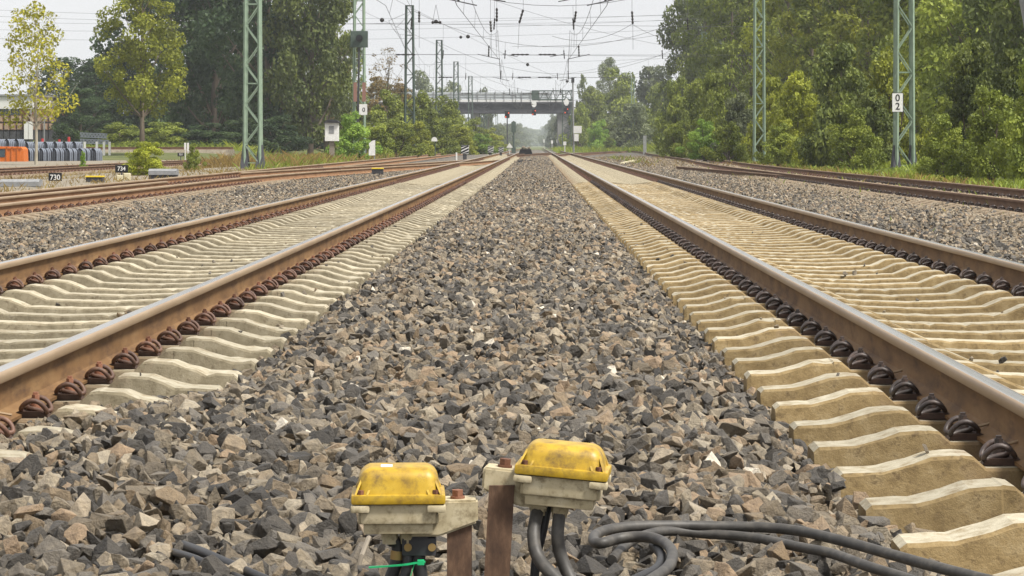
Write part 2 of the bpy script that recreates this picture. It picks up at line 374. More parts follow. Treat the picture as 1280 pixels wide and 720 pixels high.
def zb(X, Y):
    X = np.asarray(X, float); Y = np.asarray(Y, float)
    z = np.full(np.broadcast(X, Y).shape, -.125)
    def band(a0, a1, b0, b1, h, z):
        w = sst(a0, a1, X) * (1 - sst(b0, b1, X)); return z * (1 - w) + h * w
    z = band(-1.45, -.85, .45, 1.02, -.018, z)
    z = band(-6.1, -5.7, -3.85, -3.55, -.03, z)
    z = band(3.35, 3.7, 5.4, 5.9, -.03, z)
    z = band(-40, -6.2, -5.9, -5.6, -.03, z)
    z = band(5.5, 5.8, 9.5, 12, -.012, z)
    z = z + .12 * np.exp(-((X + 1.40) / .36) ** 2) * (1 - sst(7.6, 10.5, Y))
    z = z + .02 * np.exp(-((X - .9) / .25) ** 2) * (1 - sst(6.0, 7.6, Y))
    z = z + (vnoise(X, Y, 2.2, 1) - .5) * .035 * ((X > -1.2) & (X < .75)) + (vnoise(X, Y, 1.1, 2) - .5) * .03
    z = z + .12 * sst(9.6, 12, X) + .1 * sst(-9.5, -12.5, X) * 0
    return z

# ------------------------------------------------------------------ ground, bed
def grid(xs, ys, fz, name, m):
    XX, YY = np.meshgrid(xs, ys); ZZ = fz(XX, YY)
    V = np.stack([XX.ravel(), YY.ravel(), ZZ.ravel()], 1)
    nx, ny = len(xs), len(ys)
    i = np.arange(nx - 1)[None, :] + nx * np.arange(ny - 1)[:, None]
    Fa = np.stack([i, i + 1, i + nx + 1, i + nx], -1).reshape(-1, 4)
    return np_mesh(name, V, Fa, 4, m, smooth=True)
def gz(X, Y):
    z = -.22 + 0 * X
    z = z + .42 * sst(9.0, 13, X) * (1 - sst(260, 420, Y)) + .25 * sst(30, 60, X)
    z = z + .36 * sst(-9.5, -12, X) * (1 - sst(115, 150, Y)) * sst(20, 60, Y) * 0
    z = z + .20 * sst(-17.2, -19, X) + .5 * sst(-16.9, -19.5, X) * sst(135, 165, Y)
    z = z + (vnoise(X, Y, .12, 3) - .5) * .12 * ((X < -18) | (X > 11))
    return z
xs = np.concatenate([np.linspace(-900, -60, 22)[:-1], np.linspace(-60, 60, 121), np.linspace(60, 900, 22)[1:]])
ys = np.concatenate([np.linspace(-40, 0, 5)[:-1], np.linspace(0, 400, 161), np.linspace(400, 2600, 40)[1:]])
np_obj('ground', grid(xs, ys, gz, 'ground', M['soil']), kind='structure')
xs = np.concatenate([np.linspace(-17.6, -6.5, 24)[:-1], np.linspace(-6.5, 6.5, 131), np.linspace(6.5, 10.6, 16)[1:]])
ys = np.concatenate([np.linspace(1.5, 12, 106)[:-1], np.linspace(12, 60, 161)[:-1], np.linspace(60, 460, 121)])
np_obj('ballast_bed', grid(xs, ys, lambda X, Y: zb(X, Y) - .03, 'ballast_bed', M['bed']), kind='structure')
# bare stony strip between siding and the far track
xs = np.linspace(-14.0, -8.6, 30); ys = np.linspace(20, 200, 120)
np_obj('dirt_path', grid(xs, ys, lambda X, Y: .0 + .05 * np.sin(np.clip((X + 14) / 5.4, 0, 1) * PI) - .10 + (vnoise(X, Y, 1, 5) - .3) * .10, 'dirt_path', M['dirt']), kind='structure')
# raised stony yard floor
xs = np.linspace(-60, -17.7, 40); ys = np.linspace(60, 157, 60)
np_obj('yard_ground', grid(xs, ys, lambda X, Y: .03 + (vnoise(X, Y, .4, 6) - .5) * .06, 'yard_ground', M['dirt']), kind='structure')

# ------------------------------------------------------------------ rails
half = [(.075, 0), (.075, .0115), (.032, .021), (.015, .034), (.0095, .055), (.0085, .085), (.0095, .115), (.015, .127), (.034, .1335), (.0365, .138), (.0365, .156), (.0345, .1645), (.030, .1695), (.024, .1714), (.010, .172)]
half = [(x * .91, z * .895) for x, z in half]
prof = half + [(-x, z) for x, z in half[::-1]]
nh = len(half)
def seg_mat(i):
    if i >= 2 * nh - 1: return 0
    k = i if i < nh - 1 else 2 * nh - 2 - i
    if k >= 13: return 2
    if k >= 8: return 1
    return 0
def rail_mesh(mb, path, tilt=0.0):
    pts = [Vector(p) for p in path]; n = len(prof); vs = []; fs = []; mi = []
    for i, p in enumerate(pts):
        t = (pts[min(i + 1, len(pts) - 1)] - pts[max(i - 1, 0)]); t.z = 0; t.normalize()
        r = Vector((t.y, -t.x, 0))
        for (x, z) in prof: vs.append(p + r * (x + tilt * z) + Vector((0, 0, z)))
    for i in range(len(pts) - 1):
        for k in range(n):
            fs.append((i * n + k, i * n + (k + 1) % n, (i + 1) * n + (k + 1) % n, (i + 1) * n + k)); mi.append(seg_mat(k))
    fs.append(tuple(range(n))); mi.append(0); fs.append(tuple(range((len(pts) - 1) * n, len(pts) * n))[::-1]); mi.append(0)
    o = len(mb.v); mb.v += [tuple(v) for v in vs]; mb.f += [tuple(j + o for j in f) for f in fs]; mb.mi += mi
def rail(label, fx, y0, y1, mats, step=6, z=0.0, tilt=0.0, group=None):
    ys = np.linspace(y0, y1, max(2, int((y1 - y0) / step) + 1)); mb = MB()
    rail_mesh(mb, [(float(fx(y)), float(y), z) for y in ys], tilt)
    y = float(ys[0]); return solo('rail', mb, mats, label, 'rail', (float(fx(y)), y, 0), group, smooth=35)
main = [M['rust'], M['rustflank'], M['steel']]
side = [M['rustorange'], M['rustflank'], M['rustflank']]
old = [M['rustdark'], M['rustdark'], M['rustflank']]
rails = {}
rails['li'] = rail('polished brown rail bordering the stone strip on its left side', lambda y: CL + G2, 2, 640, main, 40, tilt=.025)
rails['lo'] = rail('polished brown rail on the far side of the track left of the stone strip', lambda y: CL - G2, 2, 640, main, 40, tilt=-.025)
rails['ri'] = rail('polished brown rail bordering the stone strip on its right side', lambda y: CR - G2, 2, 640, main, 40, tilt=-.025)
rails['ro'] = rail('polished brown rail on the far side of the track right of the stone strip', lambda y: CR + G2, 2, 640, main, 40, tilt=.025)
rail('orange rusty siding rail nearest the left main track, with clips along its foot', lambda y: CS + G2 + (diverge(y) - CS), 8, 128, side, 3)
rail('orange rusty siding rail running straight on behind the white marker board', lambda y: CS - G2, 8, 340, side, 20)
rail('rusty turnout rail running straight on inside the siding', lambda y: CS + G2 - .0, 86, 340, side, 20)
rail('rusty turnout rail bending across to the left main track', lambda y: diverge(y) - G2, 66, 128, side, 3)
rail('rusty rail lying flat between the siding rails', lambda y: CS - .35 + .002 * y, 18, 52, side, 12, z=-.02)
rail('rusty far track rail on the side towards the camera, below the hoop stacks', lambda y: CF + G2, 45, 230, old, 30)
rail('rusty far track rail on the side towards the hoop stacks', lambda y: CF - G2, 45, 230, old, 30)
rail('dark brown siding rail with clip teeth, on the stone side of the wood siding', lambda y: right_siding(y) - G2, 10, 300, old, 6)
rail('dark brown siding rail on the grass side of the wood siding', lambda y: right_siding(y) + G2, 10, 300, old, 6)
rail('loose dark rail joining the wood siding at an angle', lambda y: 6.2 - (y - 64) * .045 if y > 64 else 6.2, 64, 92, old, 4, z=-.05)
conn = lambda y: CR + 8.2 * sst(170, 330, y) + .03 * max(0, y - 300)
rail('thin dark connecting rail curving off to the meadow, near side', lambda y: conn(y) - G2, 182, 400, old, 8)
rail('thin dark connecting rail curving off to the meadow, far side', lambda y: conn(y) + G2, 182, 400, old, 8)
xo = lambda y: CL + (CR - CL) * sst(165, 245, y)
rail('dark crossover rail between both main tracks, near the dark box', lambda y: xo(y) - G2, 190, 232, old, 4)
rail('dark crossover rail between both main tracks, farther one', lambda y: xo(y) + G2, 178, 222, old, 4)
# back track behind the shrubs (raised)
mbk = MB(); solo('track_bank', mbk.prism([(-1.9, -.3), (1.9, -.3), (1.4, .55), (-1.4, .55)], -46, -18.5, 'x'), M['dirt'], 'low stony bank carrying the back track in front of the dark trees', 'embankment', (0, 0, 0)).location = (0, 158, 0.02)
for s, w in ((-1, 'front'), (1, 'rear')):
    mb = MB(); rail_mesh(mb, [(-46, 158 + s * G2, .57), (-18.5, 158 + s * G2, .57)])
    solo('rail', mb, old, f'dark rail on the low bank before the dark trees, {w} one', 'rail', (-32, 158 + s * G2, .57), smooth=35)

# ------------------------------------------------------------------ sleepers with clips
def sleeper_mb(simple=False):
    mb = MB()
    if simple: xs = [-1.3, -1.05, -.93, -.80, -.70, -.45, 0]
    else: xs = [-1.3, -1.285, -1.18, -1.10, -1.05, -1.0, -.975, -.9685, -.9385, -.9035, -.6035, -.5685, -.5385, -.51, -.4335, -.38, -.3335, -.15, 0]
    xs = xs + [-x for x in xs[-2::-1]]
    rows = []
    for x in xs:
        d = abs(x) - G2
        t = float(sleeper_top(d))
        e = .012 if abs(x) > 1.295 else 0
        w = .080
        b = .008
        rows.append([(x, -.145, -.215), (x, -w - .016, t - .055 - e), (x, -w - .003, t - b - e), (x, -w + b, t - e), (x, w - b, t - e), (x, w + .003, t - b - e), (x, w + .016, t - .055 - e), (x, .145, -.215)])
    if not simple:
        rows2 = []
        for i in range(len(rows) - 1):
            k = max(1, int((rows[i + 1][0][0] - rows[i][0][0]) / .03))
            for q in range(k): rows2.append([tuple(a + (b_ - a) * q / k for a, b_ in zip(rows[i][j], rows[i + 1][j])) for j in range(8)])
        rows2.append(rows[-1]); rows = rows2
        for r in rows:
            jit = random.gauss(0, .0012); chip = random.uniform(.004, .012) if random.random() < .06 else 0
            for j in (1, 2, 3, 4, 5, 6):
                x, y, z = r[j]; c_ = chip if j in (2, 3) else 0
                r[j] = (x + random.gauss(0, .001), y + jit + random.gauss(0, .0012) + c_ * .6, z + random.gauss(0, .0009) - c_)
    n = 8; vs = [v for r in rows for v in r]; fs = []; mi = []
    for i in range(len(rows) - 1):
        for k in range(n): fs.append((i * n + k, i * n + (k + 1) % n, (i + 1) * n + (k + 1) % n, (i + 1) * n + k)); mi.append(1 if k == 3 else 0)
    fs.append(tuple(range(n))); fs.append(tuple(range((len(rows) - 1) * n, len(rows) * n)))
    mb.add(vs, fs); mb.mi[:len(mi)] = mi
    return mb
def clip_mb(n=8, wob=0.0):
    """spring clip: middle loop round the screw, an arched arm each side; u away from rail = +x"""
    mb = MB(); pts = []
    arm = [(-.050, .026, .020), (-.046, .050, .030), (-.030, .062, .046), (-.004, .066, .058), (.024, .064, .052), (.044, .058, .034), (.052, .046, .018), (.046, .032, .012), (.024, .025, .018), (-.002, .023, .024), (-.022, .017, .027), (-.029, 0, .028)]
    pts = [(x, y, z) for x, y, z in arm] + [(x, -y, z) for x, y, z in arm[-2::-1]]
    # smooth
    P_ = [Vector(p) for p in pts]; out = []
    for i in range(len(P_) - 1):
        p0, p1, p2, p3 = P_[max(0, i - 1)], P_[i], P_[i + 1], P_[min(len(P_) - 1, i + 2)]
        for k in range(2 if n > 5 else 1):
            t = k / (2 if n > 5 else 1)
            out.append(.5 * ((2 * p1) + (p2 - p0) * t + (2 * p0 - 5 * p1 + 4 * p2 - p3) * t * t + (3 * p1 - p0 - 3 * p2 + p3) * t ** 3))
    out.append(P_[-1])
    return mb.tube(out, .0092, n)
def bolt_mb():
    mb = MB(); mb.cyl((0, 0, .020), (0, 0, .040), .022, 14); mb.cyl((0, 0, .040), (0, 0, .046), .019, 14)
    mb.tube([(0, 0, .046), (0, 0, .074)], .0155, 6); mb.box((0, 0, .078), (.018, .018, .010)); return mb
def plate_mb():
    mb = MB(); mb.prism([(-.075, .013), (-.055, .020), (.03, .018), (.052, .006), (.056, -.003), (-.075, -.003)], -.042, .042, 'y'); return mb
def solid_clip_mb():
    mb = MB(); mb.prism([(-.05, 0), (-.05, .02), (-.03, .05), (0, .062), (.03, .05), (.055, .015), (.06, -.003)], -.066, .066, 'y'); mb.box((0, 0, .07), (.03, .03, .03)); return mb
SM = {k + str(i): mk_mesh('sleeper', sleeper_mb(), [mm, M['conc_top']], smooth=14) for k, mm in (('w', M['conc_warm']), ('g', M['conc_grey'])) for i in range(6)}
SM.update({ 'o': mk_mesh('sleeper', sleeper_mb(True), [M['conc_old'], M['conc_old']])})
CM = {}
for key, mm in (('r', M['clip']), ('d', M['clipdark'])):
    CM[key] = mk_mesh('rail_clip', clip_mb(), mm, smooth=50); CM[key + 'f'] = mk_mesh('rail_clip', clip_mb(5), mm, smooth=60)
BM = mk_mesh('bolt', bolt_mb(), M['bolt'], smooth=30); BMD = mk_mesh('bolt', bolt_mb(), M['clipdark'], smooth=30)
PM = mk_mesh('guide_plate', plate_mb(), M['plate'])
def link_obj(name, me, parent=None, loc=(0, 0, 0), rz=0):
    o = bpy.data.objects.new(name, me); COL.objects.link(o); o.parent = parent; o.location = loc; o.rotation_euler = (0, 0, rz); return o
def make_sleeper(smk, ck, detail):
    s = link_obj('sleeper', SM[smk if smk == 'o' else smk + '0'])
    for rc in (-G2, G2):
        for sgn in (-1, 1):
            c = link_obj('rail_clip', CM[ck if detail else ck + 'f'], s, (rc + sgn * .104, 0, .002), 0 if sgn > 0 else PI); c.scale = (.82, .84, .88)
            if detail:
                link_obj('bolt', BM if ck == 'r' else BMD, c, (0, 0, 0)); link_obj('guide_plate', PM, c, (0, 0, -.002))
            else: link_obj('bolt', BM if ck == 'r' else BMD, c, (0, 0, 0))
    return s
def row(cfun, y0, n, smk, ck, label, group, ndet, dz=0.0):
    useds = {0: make_sleeper(smk, ck, True) if ndet else None, 1: make_sleeper(smk, ck, False)}; first = {0: True, 1: True}
    for i in range(n):
        k = 0 if i < ndet else 1
        o = useds[k] if first[k] else copy_tree(useds[k]); first[k] = False
        y = y0 + .6 * i
        if smk != 'o': o.data = SM[smk + str(random.randrange(6))]
        o.location = (float(cfun(y)), y + random.uniform(-.008, .008), dz + random.uniform(-.002, .002)); o.rotation_euler = (0, 0, random.uniform(-.006, .006))
        for c_ in o.children: c_.rotation_euler.z += random.uniform(-.07, .07); c_.location.y = random.uniform(-.004, .004)
        props(o, label, 'sleeper', group)
YR0, YL0 = 6.40 - .6 * 4, 7.62 - .6 * 5
NR, NL = 92, 88
row(lambda y: CR, YR0, NR, 'w', 'd', 'warm yellow concrete sleeper under the main track right of the stone strip', 'sleepers of the right main track', 40)
row(lambda y: CL, YL0, NL, 'g', 'r', 'pale concrete sleeper with rusty clips under the main track left of the stone strip', 'sleepers of the left main track', 36)
YS0, NS, YW0, NW = 29.2, 58, 31.0, 58
row(lambda y: CS, YS0, NS, 'o', 'r', 'half buried pale sleeper under the orange rusty siding', 'sleepers of the rusty siding', 0)
row(right_siding, YW0, NW, 'o', 'd', 'half buried dark clipped sleeper under the siding beside the wood', 'sleepers of the wood siding', 0)
# the rest, far off: one object
far = MB(); tmp = sleeper_mb(True); cl = solid_clip_mb()
def far_add(cx, y, clips=True, m0=0, m2=2):
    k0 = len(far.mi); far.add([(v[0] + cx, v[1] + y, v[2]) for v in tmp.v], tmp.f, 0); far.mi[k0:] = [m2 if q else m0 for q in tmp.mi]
    if clips:
        for rc in (-G2, G2):
            for sg in (-1, 1): far.add([(v[0] * sg + cx + rc + sg * .115, v[1] + y, v[2]) for v in cl.v], cl.f, 1)
for c, y0, n in ((CR, YR0, NR), (CL, YL0, NL)):
    for i in range(n, int((230 - y0) / .6)): far_add(c, y0 + .6 * i, y0 + .6 * i < 150)
for i in range(NS, 110): far_add(CS, YS0 + .6 * i, True, 3, 3)
for i in range(NW, 150): far_add(float(right_siding(YW0 + .6 * i)), YW0 + .6 * i, True, 3, 3)
for i in range(130): far_add(CF, 62 + .6 * i, True, 3, 3)
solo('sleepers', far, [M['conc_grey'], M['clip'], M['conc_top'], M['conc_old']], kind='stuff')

# bent wire clips on the rail foot
def zclip(loc, s, label):
    mb = MB(); mb.tube([(0, 0, 0), (s * .045, .0, .008), (s * .085, .0, .020), (s * .105, .0, .05), (s * .125, 0, .058), (s * .128, 0, .078)], .0045, 6)
    o = solo('wire_clip', mb, M['rustflank'], label, 'clip'); o.location = loc
zclip((CL + G2 + .07, 7.58, .025), -1, 'nearest bent wire clip standing on the rail foot by a half covered sleeper')
zclip((CL + G2 + .07, 8.02, .025), -1, 'second bent wire clip on the rail foot left of the stones')
zclip((CR - G2 - .075, 7.22, .022), 1, 'nearest bent wire clip on the foot of the rail right of the stones')
zclip((CR - G2 - .075, 7.68, .022), 1, 'middle bent wire clip on the foot of the rail right of the stones')
zclip((CR - G2 - .075, 9.5, .022), 1, 'farthest bent wire clip on the foot of the rail right of the stones')
mb = MB(); mb.cyl((CR - G2 - .0085, 6.62, .085), (CR - G2 - .0125, 6.62, .085), .014, 16); mb.cyl((CR - G2 - .0125, 6.62, .085), (CR - G2 - .016, 6.62, .085), .008, 12)
part('bolt', mb, M['galv'], rails['ri'], local=False, label='bright round bolt head in the rail web')
for k, (fx, y) in enumerate(((CR + G2 - .037, 34.2), (CL + G2 + .0372, 46.0))):
    mb = MB(); mb.box((fx, y, .145), (.003, .03, .03)); part('paint_mark', mb, M['sticker'], rails['ro' if k == 0 else 'li'])

# ------------------------------------------------------------------ ballast stones
def stone_protos(n, npts, bev):
    out = []
    for i in range(n):
        for attempt in range(20):
            bm = bmesh.new()
            d = np.array([1.0, random.uniform(.6, .95), random.uniform(.38, .7)])
            p = rng.normal(size=(npts, 3)); p /= np.linalg.norm(p, axis=1)[:, None]
            p = np.sign(p) * np.abs(p) ** .72; p *= rng.uniform(.8, 1.0, (npts, 1)); p *= d * .5
            for q in p: bm.verts.new(q)
            r = bmesh.ops.convex_hull(bm, input=bm.verts)
            bmesh.ops.delete(bm, geom=[g for g in bm.verts if not g.link_faces], context='VERTS')
            if len(bm.faces) >= 6: break
            bm.free()
        if bev:
            bmesh.ops.dissolve_limit(bm, angle_limit=.3, verts=bm.verts[:], edges=bm.edges[:])
            bmesh.ops.bevel(bm, geom=bm.edges[:], offset=.010, segments=1, affect='EDGES', profile=.5)
        bmesh.ops.triangulate(bm, faces=bm.faces[:])
        bm.verts.index_update()
        V = np.array([v.co[:] for v in bm.verts]); Fa = np.array([[v.index for v in f.verts] for f in bm.faces])
        bm.free(); out.append((V, Fa))
    return out
def rotmats(n):
    q = rng.normal(size=(n, 4)); q /= np.linalg.norm(q, axis=1)[:, None]
    w, x, y, z = q.T
    return np.stack([1 - 2 * (y * y + z * z), 2 * (x * y - z * w), 2 * (x * z + y * w), 2 * (x * y + z * w), 1 - 2 * (x * x + z * z), 2 * (y * z - x * w), 2 * (x * z - y * w), 2 * (y * z + x * w), 1 - 2 * (x * x + y * y)], 1).reshape(n, 3, 3)
def build_stones(name, pos, size, rnd, protos):
    idx = rng.integers(0, len(protos), len(pos)); Vs = []; Fs = []; As = []; off = 0
    R = rotmats(len(pos))
    for k, (pv, pf) in enumerate(protos):
        m = np.where(idx == k)[0]
        if not len(m): continue
        v = np.einsum('nij,vj->nvi', R[m], pv) * size[m][:, None, None] + pos[m][:, None, :]
        Vs.append(v.reshape(-1, 3)); As.append(np.repeat(rnd[m], len(pv)))
        f = pf[None] + (np.arange(len(m)) * len(pv))[:, None, None] + off
        Fs.append(f.reshape(-1, 3)); off += len(m) * len(pv)
    return np_obj(name, np_mesh(name, np.concatenate(Vs), np.concatenate(Fs), 3, M['stone'], {'rnd': np.concatenate(As)}), kind='stuff')
def scatter(x0, x1, y0, y1, dens):
    n = int((x1 - x0) * (y1 - y0) * dens)
    return np.stack([rng.uniform(x0, x1, n), rng.uniform(y0, y1, n)], 1)
tracks = [(CR, YR0), (CL, YL0)]
def cull(X, Y, Z, r):
    keep = np.ones(len(X), bool)
    for c, y0 in tracks:
        d = np.abs(X - c); dy = np.abs((Y - y0 + .3) % .6 - .3)
        inside = (d < 1.3 + r * .3) & (dy < .10 + r * .45)
        top = sleeper_top(d - G2)
        keep &= ~(inside & (Z - .2 * r < top))
        keep &= ~((np.abs(d - G2) < .085 + r * .4))                       # rails
        keep &= ~((np.abs(np.abs(d - G2) - .115) < .07 + r * .3) & (dy < .09))  # clips
    for cf in (CS, ):
        keep &= ~((np.abs(np.abs(X - cf) - G2) < .085 + r * .4))
    rs = right_siding(Y)
    keep &= ~((np.abs(np.abs(X - rs) - G2) < .085 + r * .4))
    dv = diverge(Y); keep &= ~((np.abs(np.abs(X - dv) - G2) < .085 + r * .4) & (Y > 52))
    return keep
def stones(name, zones, smean, protos, layer=.6, brown=0.0):
    XY = np.concatenate([scatter(*z) for z in zones])
    X, Y = XY.T
    fr = (X > (-VX - 60) / F * Y - 1.1) & (X < (1280 - VX + 60) / F * Y + 1.1)
    X, Y = X[fr], Y[fr]
    s = smean * np.clip(rng.lognormal(-.04, .42, len(X)), .32, 1.8)
    b = zb(X, Y)
    Z = b - .028 + rng.uniform(0, 1, len(X)) ** 1.3 * smean * layer + s * .15
    k = cull(X, Y, Z, s); X, Y, Z, s = X[k], Y[k], Z[k], s[k]
    r = rng.uniform(0, 1, len(X)) ** 1.05
    r = np.clip(r + (vnoise(X, Y, .9, 11) - .5) * .2, 0, .93); r = np.where(rng.uniform(0, 1, len(X)) < .006, 1.0, r)
    br = brown * (sst(4.4, 5.6, X) + sst(-5.6, -6.3, X)) + .10 * sst(20, 60, Y)
    for c_ in (CR, CL): br = br + .35 * (1 - sst(.12, .42, np.abs(np.abs(X - c_) - G2)))
    r = np.where(rng.uniform(0, 1, len(X)) < br, rng.uniform(.62, .88, len(X)), r)
    return build_stones(name, np.stack([X, Y, Z], 1), s, r, protos)
near_p = stone_protos(60, 11, True); mid_p = stone_protos(40, 10, False); far_p = stone_protos(16, 7, False)
stones('ballast_stones', [(-3.0, 1.4, 4.3, 9.5, 1300), (1.1, 3.2, 4.3, 9.5, 640)], .057, near_p)
stones('ballast_stones', [(-3.2, 3.0, 9.5, 19, 980)], .053, mid_p)
stones('ballast_stones', [(-1.4, 1.0, 19, 48, 720), (-6.1, -3.3, 12, 45, 620), (2.9, 5.9, 14, 45, 620), (-3.2, -1.4, 19, 45, 200), (1.0, 2.9, 19, 45, 200), (-8.6, -6.1, 28, 45, 260), (5.9, 8.6, 28, 45, 330)], .050, mid_p, brown=.5)
stones('ballast_stones', [(-1.35, 1.0, 48, 110, 330), (-6.4, -3.4, 45, 100, 330), (3.3, 6.2, 45, 110, 330), (6.2, 9.0, 45, 90, 200)], .056, far_p, brown=.6)
stones('ballast_stones', [(-1.3, 1.0, 110, 200, 130), (3.3, 8.2, 100, 180, 90)], .075, far_p, brown=.6)
# loose stones lying on sleepers and by clips
pos = []; sz = []
for (x, y, n, sp) in ((1195, 440, 5, .05), (1240, 448, 7, .06), (1262, 452, 5, .05), (80, 375, 4, .04), (150, 395, 3, .05), (1050, 338, 3, .04), (60, 512, 6, .05), (140, 470, 5, .06), (300, 350, 3, .06), (1120, 665, 5, .06), (1010, 600, 6, .05)):
    for k in range(n):
        q = PG(x, y, .0); pos.append((q.x + random.gauss(0, sp), q.y + random.gauss(0, sp * 1.3), -.018 + random.uniform(0, .012))); sz.append(random.uniform(.03, .065))
for k in range(110):
    c_, y0_, n_ = random.choice(((CR, YR0, 40), (CL, YL0, 40)))
    pos.append((c_ + random.choice((random.uniform(-.55, .55), random.uniform(-1.28, -1.0), random.uniform(1.0, 1.28))), y0_ + .6 * random.randrange(n_) + random.uniform(-.07, .07), 0)); sz.append(random.uniform(.018, .05))
pos = np.array(pos); sz = np.array(sz)
for i in range(len(pos)):
    for c_, y0_ in tracks:
        if abs(pos[i, 0] - c_) < 1.3: pos[i, 2] = float(sleeper_top(abs(pos[i, 0] - c_) - G2)) + sz[i] * .2 if abs((pos[i, 1] - y0_ + .3) % .6 - .3) < .085 else -.11
build_stones('ballast_stones', pos, sz, rng.uniform(0, .8, len(pos)), mid_p)

# ------------------------------------------------------------------ cable boxes in the foreground
def dome_mb(w, d, h, fl):
    """lid: flange plate then rounded dome, local coords, front = -y"""
    mb = MB(); mb.rbox((0, 0, fl / 2), (w, d, fl), .004)
    bm = bmesh.new(); bmesh.ops.create_cube(bm, size=1)
    for v in bm.verts:
        k = .80 if v.co.z > 0 else .93; kx = .80 if v.co.z > 0 else .90
        v.co = Vector((v.co.x * w * kx, v.co.y * d * k * .96, (v.co.z + .5) * h))
    bmesh.ops.bevel(bm, geom=[e for e in bm.edges if max(v.co.z for v in e.verts) > h * .5], offset=.022, segments=6, affect='EDGES', profile=.5)
    mb.addbm(bm, (0, 0, fl))
    return mb
def cable_box(name, label, base, arm, tilt, xs, yaw=0, dh=.048):
    """base = centre of the lid flange underside; arm=+1 arm to the right, -1 to the left"""
    root = thing(name, label, 'cable box', base)
    R = Matrix.Rotation(tilt, 3, 'Y') @ Matrix.Rotation(yaw, 3, 'Z')
    def rot(mb): mb.v = [tuple(R @ Vector(v)) for v in mb.v]; return mb
    w, d = .176, .145
    lid = part('lid', rot(dome_mb(w, d, dh, .018)), M['lid'], root, 40, True)
    for sx in (-1, 1):
        for sy in (-1, 1):
            mb = MB()                                                       # corner gussets
            x0 = sx * (w / 2 - .012)
            for gx in (x0 - sx * .018, x0 + sx * .004):
                mb.add([(gx - .002, sy * (d / 2 - .003), .018), (gx + .002, sy * (d / 2 - .003), .018), (gx + .002, sy * (d / 2 - .03), .018), (gx - .002, sy * (d / 2 - .03), .018),
                        (gx - .002 - sx * .012, sy * (d / 2 - .024), .046), (gx + .002 - sx * .012, sy * (d / 2 - .024), .046)],
                       [(0, 1, 2, 3), (0, 4, 5, 1), (3, 2, 5, 4), (0, 3, 4), (1, 5, 2)])
            part('gusset', rot(mb), M['lid'], lid, None, True)
            mb = MB(); mb.cyl((x0 - sx * .006, sy * (d / 2 - .012), .018), (x0 - sx * .006, sy * (d / 2 - .012), .026), .0065, 6)
            part('screw', rot(mb), M['bolt'], lid, None, True)
    if arm > 0:
        mb = MB(); mb.box((-.022, -.02, .0667), (.022, .03, .0015)); part('sticker', rot(mb), M['sticker'], lid, None, True)
    mb = MB()
    mb.rbox((0, .002, -.0195), (w * .80, d * .9, .037), .005); mb.rbox((0, .002, -.046), (w * .74, d * .78, .024), .005)
    mb.rbox((0, .003, -.030), (w * .86, d * .7, .020), .004)
    for sx in (-1, 1):
        for sy in (-1, 1): mb.rbox((sx * w * .405, sy * d * .39, -.0085), (w * .2, d * .22, .014), .004)
    housing = part('housing', rot(mb), M['housing'], root, 35, True)
    mb = MB(); a = arm
    mb.prism([(a * .05, .0005), (a * .150, .0025), (a * .150, -.040), (a * .078, -.066), (a * .02, -.066)], -.032, .040, 'y')
    bm = bmesh.new()
    me = bpy.data.meshes.new('t'); me.from_pydata(mb.v, [], mb.f); bm.from_mesh(me); bpy.data.meshes.remove(me)
    bmesh.ops.recalc_face_normals(bm, faces=bm.faces); bmesh.ops.bevel(bm, geom=bm.edges[:], offset=.004, segments=2, affect='EDGES')
    mb = MB(); mb.addbm(bm)
    part('bracket', rot(mb), M['housing'], root, 35, True)
    mb = MB(); mb.cyl((a * .112, .0, .002), (a * .112, .0, .006), .014, 14); mb.tube([(a * .112, 0, .006), (a * .112, 0, .018)], .0115, 6)
    part('bolt', rot(mb), M['bolt'], root, 30, True)
    for k, gx in enumerate(xs):
        mb = MB(); mb.tube([(gx, -.005, -.052), (gx, -.005, -.074)], .0165, 8); mb.tube([(gx, -.005, -.074), (gx, -.005, -.082)], .0145, 12)
        part('cable_gland', rot(mb), M['housing'], root, 30, True)
    return root, R
YB = 4.93
b1 = P(498, 624.5, YB); root1, R1 = cable_box('cable_box', 'stickered yellow-lidded cable box, its arm reaching a rusty post on the right', b1, 1, 0.0, (-.016, .018), .05)
q = P(575, 648, YB); mb = MB(); mb.prism([(q.x - .024, YB - .020), (q.x + .022, YB - .016), (q.x + .022, YB + .03), (q.x + .015, YB + .03), (q.x + .015, YB - .009), (q.x - .024, YB - .013)], -.25, b1.z - .03, 'z'); part('post', mb, M['postrust'], root1)
b2 = P(704, 592, YB + .02); root2, R2 = cable_box('cable_box', 'tilted yellow-lidded cable box with two thick grey cables hanging below it', b2, -1, .085, (-.042, .0), -.08, .041)
mb = MB()
mb = MB(); zt = b2.z - .018; xx = b2.x - .116
poly = [(-.024, -.018), (.024, -.014), (.024, .03), (.017, .03), (.017, -.007), (-.024, -.011)]
n = len(poly)
mb.add([(xx - .026 + x, YB + y, -.25) for x, y in poly] + [(xx + x, YB + y, zt) for x, y in poly], [tuple(range(n)), tuple(range(2 * n - 1, n - 1, -1))] + [((i + 1) % n, i, n + i, n + (i + 1) % n) for i in range(n)])
part('post', mb, M['postrust'], root2)

def spline(pts, k=8):
    P_ = [Vector(p) for p in pts]; out = []
    for i in range(len(P_) - 1):
        p0, p1, p2, p3 = P_[max(0, i - 1)], P_[i], P_[i + 1], P_[min(len(P_) - 1, i + 2)]
        for j in range(k):
            t = j / k
            out.append(.5 * ((2 * p1) + (p2 - p0) * t + (2 * p0 - 5 * p1 + 4 * p2 - p3) * t * t + (3 * p1 - p0 - 3 * p2 + p3) * t ** 3))
    out.append(P_[-1]); return out
def cable(pts, r, m, label, n=14, name='cable'):
    mb = MB(); mb.tube(spline(pts), r, n); o = solo(name, mb, m, label, 'cable', tuple(pts[0]), smooth=60); return o
